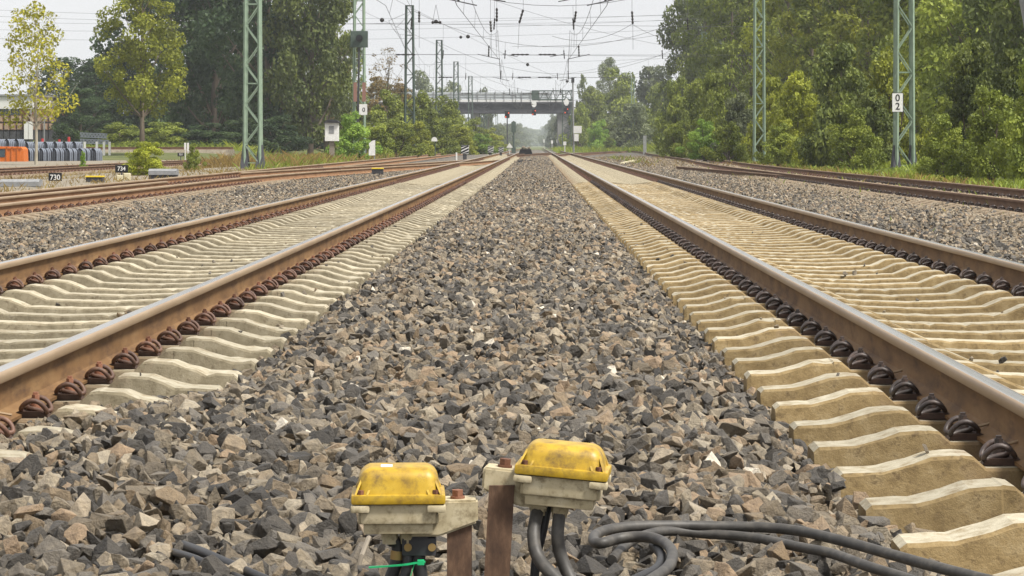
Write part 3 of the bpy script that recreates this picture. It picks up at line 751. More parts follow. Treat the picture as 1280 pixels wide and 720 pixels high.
# cables of the tilted box
g1 = b2 + R2 @ Vector((-.042, -.005, -.07)); g2_ = b2 + R2 @ Vector((0, -.005, -.07))
cable([g1, P(667, 668, YB - .02), P(672, 695, YB - .04), P(690, 718, YB - .07), P(720, 745, YB - .09), P(790, 775, YB - .05)], .0125, M['cable'], 'thick grey cable leaving the tilted cable box, left one, bending right')
cable([g2_, P(697, 668, YB), P(700, 690, YB), P(709, 715, YB - .01), P(726, 745, YB - .03), P(760, 790, YB - .03)], .0125, M['cable'], 'thick grey cable leaving the tilted cable box on its right side')
cable([b2 + R2 @ Vector((-.024, .02, -.05)), P(678, 665, YB + .03), P(670, 700, YB + .03), P(666, 760, YB + .03)], .009, M['cableblack'], 'thin black cable hanging behind the grey ones under the tilted box')
# cables of the left box
cx = b1 + Vector((-.016, -.005, -.075)); cy = b1 + Vector((.018, -.005, -.07))
cable([cx, P(497, 680, YB), P(496, 700, YB), P(488, 724, YB), P(470, 770, YB)], .0125, M['cableblack'], 'black cable with a yellow band under the stickered cable box')
mb = MB(); mb.tube([P(497, 688, YB), P(496, 699, YB)], .0131, 14); o = solo('marker_band', mb, M['brass'], 'ochre marker band round the black cable under the stickered box', 'cable band', tuple(P(497, 688, YB)), smooth=60)
cable([cy, P(524, 676, YB), P(523, 700, YB), P(527, 730, YB), P(530, 790, YB)], .0135, M['cableblack'], 'black cable running through the dark clamp under the stickered box')
cable([P(510, 690, YB - .005), P(508, 712, YB - .01), P(498, 740, YB - .02), P(480, 790, YB - .02)], .010, M['cableblack'], 'thin black cable held by the green tie between two others')
cl_root = thing('cable_clamp', 'dark cable clamp with two brass screws under the stickered cable box', 'clamp', P(524, 684, YB))
mb = MB(); mb.rbox(P(524, 682, YB), (.064, .036, .034), .003); mb.rbox(P(524, 668, YB), (.034, .034, .022), .004); part('body', mb, M['dark'], cl_root, 35)
for x in (510, 540):
    mb = MB(); c = P(x, 684, YB - .018); mb.cyl(c, c + Vector((0, -.004, 0)), .0075, 14); part('screw', mb, M['brass'], cl_root)
mb = MB(); pts = [P(461, 709, YB - .03), P(480, 708, YB - .03), P(505, 706, YB - .035), P(524, 703, YB - .03), P(530, 702, YB - .02)]
for i in range(len(pts) - 1): mb.bar(pts[i], pts[i + 1], .007, .003)
mb.rbox(P(526, 703, YB - .03), (.013, .008, .010), .001)
mb.bar(P(518, 705, YB - .03), P(512, 724, YB - .03), .0025, .0015)
solo('cable_tie', mb, M['tie'], 'bright green cable tie strapped round the black cables', 'cable tie', tuple(pts[0]))
# loose cables on the stones
h0 = .045
def gp(lst): return [PG(x, y, z - .013) for x, y, z in lst]
cable(gp([(790, 738, .05), (815, 724, .055), (836, 708, .06), (840, 690, .068), (828, 677, .07), (805, 671, .07), (775, 673, .066), (752, 679, .062), (743, 677, .06), (744, 669, .06), (762, 662, .062), (795, 658, .062), (850, 657, .058), (900, 658, .055), (950, 659, .055), (1000, 664, .055), (1060, 678, .055), (1110, 692, .05), (1160, 706, .045), (1230, 724, .04), (1300, 740, .04)]), .0112, M['cable'], 'long dusty cable looped beside the tilted box, then arching towards the concrete sleepers')
cable(gp([(765, 700, .03), (790, 676, .045), (830, 664, .05), (880, 667, .04), (940, 672, .04), (1000, 684, .04), (1040, 692, .04), (1085, 708, .04), (1130, 722, .035), (1200, 745, .03)]), .0105, M['cable'], 'second dusty cable lying under the long arching one')
cable(gp([(817, 682, .05), (827, 695, .05), (822, 710, .05), (800, 722, .05), (760, 740, .04)]), .010, M['cableblack'], 'darker cable inside the loop at the frame bottom')
cable(gp([(225, 680, .0), (250, 689, .03), (275, 700, .035), (300, 711, .035), (335, 726, .03), (380, 745, .02)]), .010, M['cableblack'], 'thin black cable half buried in stones left of the cable boxes')
cable(gp([(215, 690, .0), (240, 697, .028), (275, 712, .03), (320, 732, .03)]), .008, M['cableblack'], 'second thin buried cable just before the other one left of the boxes')
mb = MB(); mb.tube(gp([(447, 715, .03), (452, 695, .06), (458, 680, .07), (461, 672, .075)]), .005, 6); solo('twig', mb, M['timber'], 'pale twig leaning below the stickered cable box', 'twig')

# ------------------------------------------------------------------ lattice masts
def mast(x, Y, zbase, H, w0, w1, m, label, foot=True, bays=None, group='lattice masts of the overhead line', zbv=None):
    b = PX(x, Y, zbase); r = thing('lattice_mast', label, 'mast', b, group)
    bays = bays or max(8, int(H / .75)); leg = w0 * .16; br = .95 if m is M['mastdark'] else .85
    def wat(z): return w0 + (w1 - w0) * z / H
    for sx in (-1, 1):
        for sy in (-1, 1):
            mb = MB(); mb.bar((sx * w0 / 2, sy * w0 / 2, 0), (sx * w1 / 2, sy * w1 / 2, H), leg, leg); part('leg', mb, m, r, None, True)
    mb = MB()
    for k in range(bays):
        z0, z1 = H * k / bays, H * (k + 1) / bays; a, c = wat(z0) / 2, wat(z1) / 2; s = 1 if k % 2 else -1
        for sy in (-1, 1):
            mb.bar((-s * a, sy * a, z0), (s * c, sy * c, z1), leg * br, leg * .4); mb.bar((sy * a, -s * a, z0), (sy * c, s * c, z1), leg * .3, leg * br)
        if k % 4 == 0:
            for sy in (-1, 1): mb.bar((-a, sy * a, z0 + .05), (a, sy * a, z0 + .05), leg * .5, leg * .4)
    part('bracing', mb, m, r, None, True)
    mb = MB(); mb.box((0, 0, H + .03), (w1 * 1.3, w1 * 1.3, .06)); part('cap', mb, m, r, None, True)
    if foot:
        for sx in (-1, 1):
            mb = MB(); mb.box((sx * w0 / 2, 0, .28), (w0 * .55, w0 * 1.35, .85), taper=.45); part('footing', mb, M['footing'], r, None, True)
    return r
m316 = mast(316, 95, .15, 9.4, .56, .46, M['mast'], 'pale green lattice mast on dark footings beside the orange rusty siding', bays=13)
m447 = mast(449, 150, .1, 12, .62, .5, M['mast'], 'green lattice mast carrying a square signal head and white board')
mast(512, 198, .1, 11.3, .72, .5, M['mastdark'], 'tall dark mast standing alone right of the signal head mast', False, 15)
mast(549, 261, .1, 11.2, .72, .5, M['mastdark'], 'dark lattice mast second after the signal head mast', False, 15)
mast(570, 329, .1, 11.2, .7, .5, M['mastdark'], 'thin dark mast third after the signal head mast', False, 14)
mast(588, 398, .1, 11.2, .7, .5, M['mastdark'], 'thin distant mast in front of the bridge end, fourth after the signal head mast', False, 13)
m1130 = mast(1130, 84, .14, 9.0, .53, .46, M['mast'], 'pale green lattice mast with the white number board by the wood', bays=12)
mast(949, 119, .1, 11, .46, .37, M['mast'], 'pale green lattice mast rising from the shrubs without a board', False, 17)
mast(880, 240, .3, 10.9, .45, .4, M['mast'], 'thin pale mast half hidden in the far end of the wood', False, 14)
mast(791, 345, .0, 9.6, .45, .35, M['mast'], 'thin pale mast before the round bushes right of the bridge', False, 14)
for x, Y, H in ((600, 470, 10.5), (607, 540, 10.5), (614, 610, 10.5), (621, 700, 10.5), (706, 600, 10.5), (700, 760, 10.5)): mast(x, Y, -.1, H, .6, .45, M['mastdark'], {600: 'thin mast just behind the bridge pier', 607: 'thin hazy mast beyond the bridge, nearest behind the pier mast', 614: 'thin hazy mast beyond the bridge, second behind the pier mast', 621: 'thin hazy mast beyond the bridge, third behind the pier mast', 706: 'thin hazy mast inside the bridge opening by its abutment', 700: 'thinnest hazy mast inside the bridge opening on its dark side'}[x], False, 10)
# board 0 2 on the right mast
c = P(1122, 128, 83.3); r = thing('number_board', 'white upright board reading 0 over 2 fixed to the mast by the wood', 'sign', c)
mb = MB(); mb.rbox(c, (.36, .02, .62), .006); part('panel', mb, M['white'], r); mb = MB()
for s in (-1, 1): mb.box(c + Vector((s * .178, -.004, 0)), (.014, .02, .62)); mb.box(c + Vector((0, -.004, s * .305)), (.37, .02, .014))
part('rim', mb, M['black'], r)
text_part('lettering', '0', .31, c + Vector((0, -.014, .135)), M['black'], r); text_part('lettering', '2', .31, c + Vector((0, -.014, -.135)), M['black'], r)
mb = MB(); a, b = P(1322, 222, 70), P(1280, -12, 70); mb.tube([a, a + (b - a) * 1.25], [.19, .17], 10); solo('steel_pole', mb, M['galv'], 'leaning grey pole just cutting the top right corner', 'pole', tuple(a), smooth=50)
# signal head and board on 447
c = P(449, 49, 149.3); r = thing('square_signal', 'dark square signal head with round lens high on its green mast', 'signal', c)
mb = MB(); mb.rbox(c, (1.0, .2, .95), .03); part('housing', mb, M['mastdark'], r)
mb = MB(); mb.cyl(c + Vector((.02, -.1, .05)), c + Vector((.02, -.3, .05)), .2, 18); part('lens', mb, M['black'], r)
mb = MB(); a = P(449, 58, 149.4); bb = P(447, 165, 149.4); mb.bar(a, bb, .22, .1); solo('cable_duct', mb, M['dark'], 'dark vertical duct running down from the square signal head', 'duct', tuple(bb))
c = P(454, 137, 149.2); r = thing('number_board', 'white board with a small 0 on the signal head mast', 'sign', c)
mb = MB(); mb.rbox(c, (.46, .02, .62), .006); part('panel', mb, M['white'], r); text_part('lettering', '0', .34, c + Vector((.03, -.014, -.02)), M['black'], r)
for x in (444, 455):
    c = P(x, 115, 149.3); mb = MB(); mb.box(c, (.20, .06, 1.1)); solo('warning_plate', mb, M['bandred'], 'faded red and white warning plate on the signal head mast, %s one' % ('inner' if x == 444 else 'outer'), 'plate', tuple(c))

# ------------------------------------------------------------------ overhead line
def wire_part(name, pts, r, root, m=None): mb = MB(); mb.tube(pts, r * .78, 4, cap=False); return part(name, mb, m or M['wire'], root)
sup = [30, 90, 148, 198, 261, 329, 398, 470]
def overhead(c, label, stag, y0=30, thick=.016):
    r = thing('overhead_line', label, 'overhead line', (c(148), y0, 0), 'overhead lines above the tracks')
    S = [s for s in sup if s >= y0]
    cw = [(c(s) + stag * (-1) ** i, s, 5.67) for i, s in enumerate(S)]
    wire_part('contact_wire', cw, thick, r)
    mw = []; drops = []
    for i in range(len(S) - 1):
        for k in range(10):
            t = k / 10; y = S[i] + (S[i + 1] - S[i]) * t
            x = cw[i][0] + (cw[i + 1][0] - cw[i][0]) * t; z = 7.35 - 1.15 * (1 - (2 * t - 1) ** 2)
            mw.append((x * .7 + c(y) * .3, y, z))
            if k in (1, 3, 5, 7, 9) and i < 6: drops.append(((x * .7 + c(y) * .3, y, z), (x, y, 5.67)))
    mw.append((cw[-1][0], S[-1], 7.35))
    wire_part('messenger_wire', mw, thick * .85, r)
    for a, b in drops: wire_part('dropper', [a, b], .008, r)
overhead(lambda y: CL, 'contact line above the main track left of the stone strip', .32)
overhead(lambda y: CR, 'contact line above the main track right of the stone strip', -.32)
overhead(lambda y: diverge(y) if y < 110 else CS - .3, 'contact line above the orange rusty siding', .25, thick=.012)
overhead(lambda y: float(right_siding(y)), 'contact line above the siding beside the wood', -.25, thick=.012)
def insul(p, q, root, r=.07):
    p, q = Vector(p), Vector(q); n = 9; pts = []; rs = []
    for i in range(n): t = i / (n - 1); pts.append(p + (q - p) * t); rs.append(r if i % 2 else r * .55)
    mb = MB(); mb.tube(pts, rs, 8); part('insulator', mb, M['insul'], root)
def headspan(Y, xl, xr, hl, hr, idx, label):
    r = thing('headspan', label, 'span wire', (0, Y, 0), 'cross span wires between the masts')
    def top(x):
        t = (x - xl) / (xr - xl); return hl + (hr - hl) * t - (3.1) * (1 - (2 * t - 1) ** 2)
    n = 16
    wire_part('span_wire', [(xl + (xr - xl) * i / n, Y, top(xl + (xr - xl) * i / n)) for i in range(n + 1)], .018, r)
    wire_part('upper_rope', [(xl, Y, 7.75), (xr, Y, 7.55)], .012, r); wire_part('lower_rope', [(xl, Y, 5.98), (xr, Y, 5.95)], .012, r)
    for c, s in ((CL, 1), (CR, -1), (CS, 1), (float(right_siding(Y)), -1)):
        main_ = c in (CL, CR)
        mb = MB(); mb.bar((c, Y, 7.35), (c + .05 * s, Y, top(c)), .016); part('hanger', mb, M['wire'], r)
        insul((c, Y, 7.4), (c + .05 * s, Y, 8.05), r, .05)
        if main_:
            mb = MB(); mb.tube([(c - .9 * s, Y, 6.0), (c + .35 * s, Y - .1, 5.72)], .022, 6); mb.tube([(c + .5 * s, Y, 6.02), (c + 1.35 * s, Y, 5.86)], .018, 6); part('steady_arm', mb, M['dark'], r)
            insul((c - .3 * s, Y, 5.85), (c - .28 * s, Y, 6.5), r, .05)
            insul((c + 1.0 * s, Y, 5.98), (c + 2.0 * s, Y, 5.98), r, .055)
    mb = MB()
    if idx < 4: insul((xl + 2.2, Y, 5.98), (xl + 3.3, Y, 5.98), r, .05)
headspan(148, -10.2, 12.8, 11.8, 11.9, 1, 'cross span from the signal head mast to the boardless mast')
headspan(198, -9.7, 13.5, 11.2, 11.6, 2, 'cross span at the tall dark mast right of the signal head')
headspan(261, -9.8, 15, 11.1, 11, 3, 'cross span at the second dark mast')
headspan(329, -10.2, 13, 11.1, 10, 4, 'cross span at the third dark mast')
headspan(398, -10.1, 13, 11.1, 10, 5, 'cross span in front of the bridge')
headspan(91, -10.3, 12.1, 11.5, 11.5, 0, 'nearest cross span above the frame between both pale masts')
# sloping feeder and stay wires crossing the sky
def skywire(a, b, sag, r, label, balls=()):
    a, b = Vector(a), Vector(b); root = thing('feeder_wire', label, 'wire', a, 'feeder wires crossing the sky')
    f = lambda t: a + (b - a) * t - Vector((0, 0, sag * 4 * t * (1 - t)))
    wire_part('strand', [f(i / 14) for i in range(15)], r, root)
    for t in balls:
        mb = MB(); mb.ball(f(t), .16, sub=2); part('insulator', mb, M['insul'], root, 60)
skywire(P(300, -60, 150), P(560, 62, 198), .1, .012, 'feeder wire sloping past the signal head mast with two round insulators', (.62,))
skywire(P(420, -40, 150), P(760, 120, 330), .6, .014, 'long feeder wire sloping down through the middle of the sky', (.30, .52, .72))
skywire(P(560, -20, 150), P(850, 60, 190), .4, .012, 'feeder wire sagging towards the wood', ())
skywire(P(640, 58, 190), P(940, 20, 148), .5, .012, 'wire rising from the middle spans to the boardless mast', ())
skywire(P(690, 45, 148), P(790, 30, 148), .55, .014, 'slack jumper hanging in a bow at the wood side', ())
skywire(P(790, 30, 148), P(850, 52, 160), .2, .014, 'second slack jumper bow ending in the wood', ())
skywire(P(650, 100, 261), P(880, 56, 200), .3, .012, 'thin wire rising towards the dark tree edge', ())
for k, (y0, y1) in enumerate(((12, 10), (22, 16), (33, 28), (-4, 14), (4, 20), (60, 66))):
    skywire(P(-60, y0 + 14, 260), P(1000, y1, 260), .9, .014, ['topmost', 'second', 'third', 'fourth', 'fifth', 'lowest'][k] + ' long thin wire running across the whole sky', ((.60,) if k == 2 else ()))
# hanging tensioner with V ropes
c = P(545, 27, 150); r = thing('line_tensioner', 'black hanging insulator pair on a V shaped rope high in the sky', 'insulator', c)
mb = MB(); mb.bar(P(545, 6, 150), P(541, 26, 150), .02); mb.bar(P(545, 6, 150), P(549, 26, 150), .02); part('rope', mb, M['wire'], r)
mb = MB(); mb.tube([P(540, 28, 150), P(551, 28, 150)], .06, 8); mb.ball(c, .12); mb.ball(P(541, 28, 150), .09); mb.ball(P(550, 28, 150), .09); part('weight', mb, M['insul'], r)
for k, (x, ya, yb, dx) in enumerate(((621, 10, 27, 0), (654, 12, 29, -5), (720, 14, 28, -2), (790, 14, 30, 1), (524, 14, 28, 0), (613, 26, 40, 1))):
    r = thing('long_insulator', ['dark rod insulator beside the middle contact wires', 'slanting dark rod insulator right of the middle', 'dark rod insulator above the right main track', 'dark rod insulator holding the slack jumper bows', 'dark rod insulator beside the tall dark mast', 'short dark rod insulator left of the middle wires'][k], 'insulator', P(x, yb, 148), 'rod insulators in the sky')
    insul(P(x, ya, 148), P(x + dx, yb, 148), r, .075)
    wire_part('wire', [P(x, -30, 148), P(x, ya, 148)], .012, r); wire_part('wire', [P(x + dx, yb, 148), P(x + dx * 1.3, yb + 32, 148)], .012, r)

# ------------------------------------------------------------------ small lineside things
def num_sign(x, y, Y, wpx, hpx, s, label):
    c = P(x, y, Y); r = thing('number_sign', label, 'sign', c); w, h = wpx / F * Y, hpx / F * Y
    mb = MB(); mb.rbox(c, (w, .025, h), .004); part('panel', mb, M['black'], r)
    text_part('lettering', s, h * .78, c + Vector((0, -.016, 0)), M['white'], r, .92)
    mb = MB(); mb.cyl((c.x, Y, -.15), (c.x, Y, c.z - h / 2 + .01), .02, 8); part('stake', mb, M['dark'], r)
num_sign(69, 222, 62, 16.5, 12, '730', 'black number sign reading 730 beside the grey metal cover')
num_sign(152, 211, 72, 16, 9.5, '734', 'black number sign reading 734 before the yellow shrub')
num_sign(226, 193.2, 120, 8, 4.5, '733', 'small black number sign under the two white markers')
def cover(x0, x1, y0, y1, Y, label):
    a, b = P(x0, y0, Y), P(x1, y1, Y); c = (a + b) / 2; w = b.x - a.x; h = a.z - b.z
    r = thing('metal_cover', label, 'metal cover', (c.x, Y, b.z))
    mb = MB(); mb.prism([(Y - .22, b.z + h * .25), (Y + .22, b.z + h * .25), (Y + .22, b.z + h * .85), (Y + .1, a.z), (Y - .1, a.z), (Y - .22, b.z + h * .75)], a.x, b.x, 'x'); part('hood', mb, M['galv'], r)
    mb = MB(); mb.box((c.x, Y, b.z - .08), (w * .97, .36, h * .3 + .22)); part('base', mb, M['dark'], r)
cover(2, 51, 224, 236, 55, 'long grey metal cover at the frame edge beside sign 730')
cover(187, 222, 211, 221, 66, 'grey metal cover behind the rusty siding, right of the yellow shrub')
def point_lamp(x, y0, y1, w, Y, label, m=None):
    a = P(x, y0, Y); h = (y1 - y0) / F * Y; w = w / F * Y; r = thing('track_box', label, 'track box', (a.x, Y, a.z - h))
    mb = MB(); mb.box((a.x, Y, a.z - h * .6), (w, .3, h * .8)); part('body', mb, m or M['dark'], r)
    mb = MB(); mb.rbox((a.x, Y, a.z - h * .08), (w * 1.05, .34, h * .22), .01); part('lid', mb, M['yellow'], r)
    for s in (-1, 1): mb = MB(); mb.box((a.x + s * w * .4, Y, a.z - h * 1.1), (w * .1, .2, h * .5)); part('leg', mb, M['dark'], r)
point_lamp(119, 220, 228, 21, 62, 'dark track box with a yellow lid between the two number signs')
point_lamp(472, 210, 217, 14, 76, 'small dark track box with a yellow lid alone on the stones')
for k, (x, y, w, h) in enumerate(((150, 221, 9, 4), (159, 218.5, 8, 4))):
    c = P(x, y, 68); mb = MB(); mb.rbox(c - Vector((0, 0, .06)), (w / F * 68, .2, h / F * 68 + .12), .02); solo('concrete_block', mb, M['cream'], ['cream concrete block right under sign 734', 'cream concrete block right of the one under sign 734'][k], 'block', tuple(c))
# two white markers over sign 733
for k, (x, y0, y1) in enumerate(((231.5, 178.5, 187), (235, 178.5, 189))):
    c = P(x, (y0 + y1) / 2, 121); mb = MB(); mb.box(c, (.09, .04, (y1 - y0) / F * 121)); mb.cyl((c.x, 121, .0), (c.x, 121, c.z), .02, 6)
    solo('marker_post', mb, M['white'], ['left short white marker post above sign 733', 'right taller white marker post above sign 733'][k], 'marker', (c.x, 121, 0))
# cabinet on post
c = P(415, 165, 140); r = thing('signal_cabinet', 'white cabinet with dark curved roof on a post among dry weeds', 'cabinet', (c.x, 140, 0))
w, h = 17 / F * 140, 23 / F * 140
mb = MB(); mb.rbox(c, (w, .5, h), .02); part('body', mb, M['white'], r)
mb = MB(); mb.prism([(c.x - w * .62, c.z + h / 2), (c.x - w * .4, c.z + h / 2 + .13), (c.x, c.z + h / 2 + .18), (c.x + w * .4, c.z + h / 2 + .13), (c.x + w * .62, c.z + h / 2)], 139.6, 140.4); part('roof', mb, M['roofdark'], r)
mb = MB(); mb.box(c + Vector((-.01, -.255, .12)), (w * .38, .02, h * .42)); part('panel', mb, M['galv'], r)
mb = MB(); mb.box((c.x, 140, (c.z - h / 2) / 2 - .05), (.26, .26, c.z - h / 2 + .1)); part('post', mb, M['timber'], r)
# white marker board
c = P(465, 185, 130); r = thing('marker_board', 'white notched marker board standing before the shrubs', 'sign', (c.x, 130, 0))
mb = MB(); mb.prism([(c.x - .16, c.z - .37), (c.x + .16, c.z - .37), (c.x + .16, c.z + .40), (c.x, c.z + .36), (c.x - .16, c.z + .22), (c.x - .10, c.z + .02), (c.x - .16, c.z - .1)], 129.98, 130.02); part('panel', mb, M['white'], r)
mb = MB(); mb.cyl((c.x + .12, 130.05, -.1), (c.x + .12, 130.05, c.z), .03, 8); part('post', mb, M['galv'], r)
# round white disc marker
c = P(543, 175, 165); r = thing('disc_marker', 'half round white disc on a thin post before the shrub belt', 'sign', (c.x, 165, 0))
mb = MB(); mb.prism([(c.x + .19 * math.cos(t), c.z - .05 + .24 * math.sin(t)) for t in np.linspace(-.15, PI + .15, 16)], 164.98, 165.02); part('panel', mb, M['white'], r)
mb = MB(); mb.cyl((c.x + .05, 165.05, -.1), (c.x + .05, 165.05, c.z), .03, 8); part('post', mb, M['mastdark'], r)
def striped(x, y, Y, w, h, label):
    c = P(x, y, Y); r = thing('striped_board', label, 'sign', (c.x, Y, 0), 'diagonally striped boards'); w, h = w / F * Y, h / F * Y
    sh = w * .22
    mb = MB(); mb.prism([(c.x - w / 2, c.z - h / 2), (c.x + w / 2, c.z - h / 2), (c.x + w / 2 + sh * .3, c.z + h / 2), (c.x - w / 2 + sh * .3, c.z + h / 2)], Y - .02, Y + .02); part('panel', mb, M['white'], r)
    mb = MB()
    for k in range(-1, 3):
        z0 = c.z - h / 2 + h * (.05 + .36 * k); x0, x1 = c.x - w / 2, c.x + w / 2
        poly = [(x0, z0), (x1, z0 + h * .42), (x1, z0 + h * .62), (x0, z0 + h * .2)]
        lo, hi = c.z - h / 2, c.z + h / 2
        poly = [(a, min(max(b, lo), hi)) for a, b in poly]
        if abs(poly[0][1] - poly[2][1]) > .03: mb.prism(poly, Y - .03, Y - .022)
    part('stripes', mb, M['black'], r)
    mb = MB(); mb.box((c.x, Y + .03, (c.z - h / 2) / 2), (w * .5, .04, max(.05, c.z - h / 2 + .1))); part('post', mb, M['dark'], r)
striped(581, 187, 155, 9.5, 11, 'largest black and white striped board beside the turnout')
striped(613, 186.5, 185, 7, 8.5, 'middle striped board beyond the turnout')
striped(626, 187, 205, 6, 7, 'smallest striped board beyond the turnout')
c = P(637, 182.5, 215); mb = MB(); mb.prism([(c.x - .28, c.z - .14), (c.x + .28, c.z - .14), (c.x, c.z + .26)], 214.98, 215.02); mb.cyl((c.x, 215.05, -.1), (c.x, 215.05, c.z), .03, 6); solo('triangle_sign', mb, M['white'], 'small white triangle sign right of the striped boards', 'sign', (c.x, 215, 0))
c = P(570.5, 195, 150); mb = MB(); mb.cyl((c.x, 150, -.1), (c.x, 150, .42), .05, 8); solo('white_peg', mb, M['white'], 'short white peg left of the largest striped board', 'peg', (c.x, 150, 0))
# white post and boards right of the bridge opening
r = thing('white_pole', 'tall white pole with a bracket right of the bridge opening', 'pole', PX(716, 250, 0))
a, b = P(717, 190, 250), P(716, 100, 250); mb = MB(); mb.tube([a, b], [.10, .07], 8); part('shaft', mb, M['galv'], r)
mb = MB(); mb.box(b, (.3, .3, .5)); part('cap', mb, M['dark'], r)
for k, (x, y, w, h) in enumerate(((722, 162, 10, 9), (720.5, 172, 5.5, 9))):
    c = P(x, y, 249.5); mb = MB(); mb.rbox(c, (w / F * 250, .03, h / F * 250), .01); solo('white_board', mb, M['white'], ['square white board on the white pole', 'narrow white board below the square one on the white pole'][k], 'sign', tuple(c))
c = P(806, 178, 240); mb = MB(); mb.rbox((c.x, 240, c.z / 2 + .25), (.3, .1, c.z + .75), .03); solo('marker_stone', mb, M['white'], 'white upright marker post in the yellow meadow', 'marker', (c.x, 240, 0))
# dark box at the far end of the stone strip
c = PG(657, 194, .0); Yb = 205
r = thing('drain_box', 'black trapezoid box with earth on top at the far end of the stone strip', 'box', PX(657, Yb, -.1))
mb = MB(); x = PX(657, Yb).x; mb.prism([(x - .62, -.15), (x + .62, -.15), (x + .42, .52), (x - .42, .52)], Yb - .6, Yb + .6); part('body', mb, M['black'], r)
mb = MB()
for k in range(14): mb.ball((x + random.uniform(-.35, .35), Yb - .4 + random.uniform(-.15, .4), .55 + random.uniform(0, .12)), random.uniform(.06, .13), sub=1)
part('earth', mb, M['dirt'], r)
mb = MB()
for k in range(20):
    q = PX(655 + random.uniform(-8, 8), 128, 0); mb.ball((q.x, 128 + random.uniform(-6, 8), .02), random.uniform(.05, .09), sub=1)
solo('dark_clinker', mb, M['black'], 'scatter of black clinker lumps on the far stone strip', 'clinker')

# loose timber by the right siding
c = PG(795, 203, 0); mb = MB(); mb.bar(PG(777, 204.5, .02), PG(793, 201, .06), .12, .1); solo('plank', mb, M['cream'], 'pale plank lying on mossy stones by the right main track', 'plank', tuple(c))
c = P(1204, 226, 62); mb = MB(); mb.rbox(c, (.25, .25, .12), .03); solo('brown_block', mb, M['rustdark'], 'small brown block on the grass edge of the wood siding', 'block', tuple(c))

# ------------------------------------------------------------------ left yard
Yb = 215
def fx(x, Y=Yb): return PX(x, Y).x
def fz(y, Y=Yb): return ZC - (y - VY) / F * Y
r = thing('works_building', 'low works hall with white top, brown clad base and glazing behind the young tree', 'building', (fx(0), Yb + 5, 0))
x0, x1 = fx(-260), fx(41.5)
mb = MB(); mb.box(((x0 + x1) / 2, Yb + 6, (fz(120) + fz(136)) / 2), (x1 - x0, 12, fz(120) - fz(136))); part('wall', mb, M['panelwhite'], r, label='white upper wall')
mb = MB(); mb.box(((x0 + x1) / 2, Yb + 6, fz(120) + .07), (x1 - x0 + .3, 12.3, .14)); part('roof', mb, M['galv'], r)
mb = MB(); mb.box(((x0 + fx(24)) / 2, Yb + 6.1, (fz(136) + fz(143.5)) / 2), (fx(24) - x0, 11.9, fz(136) - fz(143.5))); part('window_band', mb, M['glass'], r)
mb = MB(); mb.box(((fx(24) + fx(62)) / 2, Yb + 6.1, (fz(135.8) + fz(143.5)) / 2), (fx(62) - fx(24), 11.8, fz(135.8) - fz(143.5))); part('fascia', mb, M['redbrick'], r)
for xx in (12, 38.5):
    mb = MB(); mb.box((fx(xx), Yb + .05, (fz(136) + fz(143)) / 2), (.16, .12, fz(136) - fz(143))); part('mullion', mb, M['galv'], r)
k = 0
for yy0, yy1 in ((144, 152.5), (154, 162.5), (164, 190)):
    for xa in range(-60, 62, 8):
        mb = MB(); mb.box((fx(xa + 3.6), Yb + .35, (fz(yy0) + fz(yy1)) / 2), (fx(7) - fx(0), .3, fz(yy0) - fz(yy1))); part('panel', mb, M['brown'] if yy0 < 160 else M['dark'], r)
        if yy0 < 160: mb = MB(); mb.rbox((fx(xa + 3.4), Yb + .17, (fz(yy0 + .8) + fz(yy1 - .8)) / 2), (fx(4.6) - fx(0), .08, fz(yy0 + .8) - fz(yy1 - .8)), .02); part('inset', mb, M['tan'], bpy.data.objects[[c.name for c in r.children if c.name.startswith('panel')][-1]])
mb = MB(); mb.box(((x0 + fx(62)) / 2, Yb + 6.5, fz(190) / 2 + fz(143.6) / 2), (fx(62) - x0, 11.4, fz(143.6) - fz(190))); part('wall', mb, M['dark'], r, label='dark recess wall behind the panels')
for xa in (33, 38.5):
    mb = MB(); mb.box((fx(xa), Yb - .05, (fz(152) + fz(174)) / 2), (fx(5) - fx(0), .2, fz(152) - fz(174))); part('door', mb, M['white'], r)
for k, xx in enumerate((54, 64)):
    mb = MB(); mb.box((fx(xx), Yb - 3, (fz(150) + .0) / 2), (.10, .10, fz(150))); solo('yard_post', mb, M['galv'], 'grey steel post before the works hall, %s the hall corner' % ('inside' if k == 0 else 'outside'), 'post', (fx(xx), Yb - 3, 0))
# orange bin
YO = 128; r = thing('yard_vehicle', 'orange yard vehicle with dark side window at the frame edge', 'vehicle', (PX(12, YO).x, YO, 0))
xa, xb, zt = PX(-14, YO).x, PX(29, YO).x, fz(183.5, YO)
mb = MB(); mb.prism([(xa, -.1), (xb + .03, -.1), (xb, zt - .12), (xb - .12, zt), (xa, zt + .02)], YO, YO + 1.2); part('body', mb, M['orange'], r)
mb = MB(); mb.prism([(xa + .2, .25), (PX(6, YO).x, .25), (PX(6.5, YO).x, zt - .12), (xa + .2, zt - .12)], YO - .02, YO - .004); part('window', mb, M['glass'], r)
mb = MB()
for xx in (8.5, 15, 22): mb.box((PX(xx, YO).x, YO - .02, zt / 2), (.05, .06, zt * .95))
mb.box(((xa + xb) / 2, YO - .02, zt - .06), (xb - xa - .14, .06, .05)); part('frame', mb, M['orange'], r)
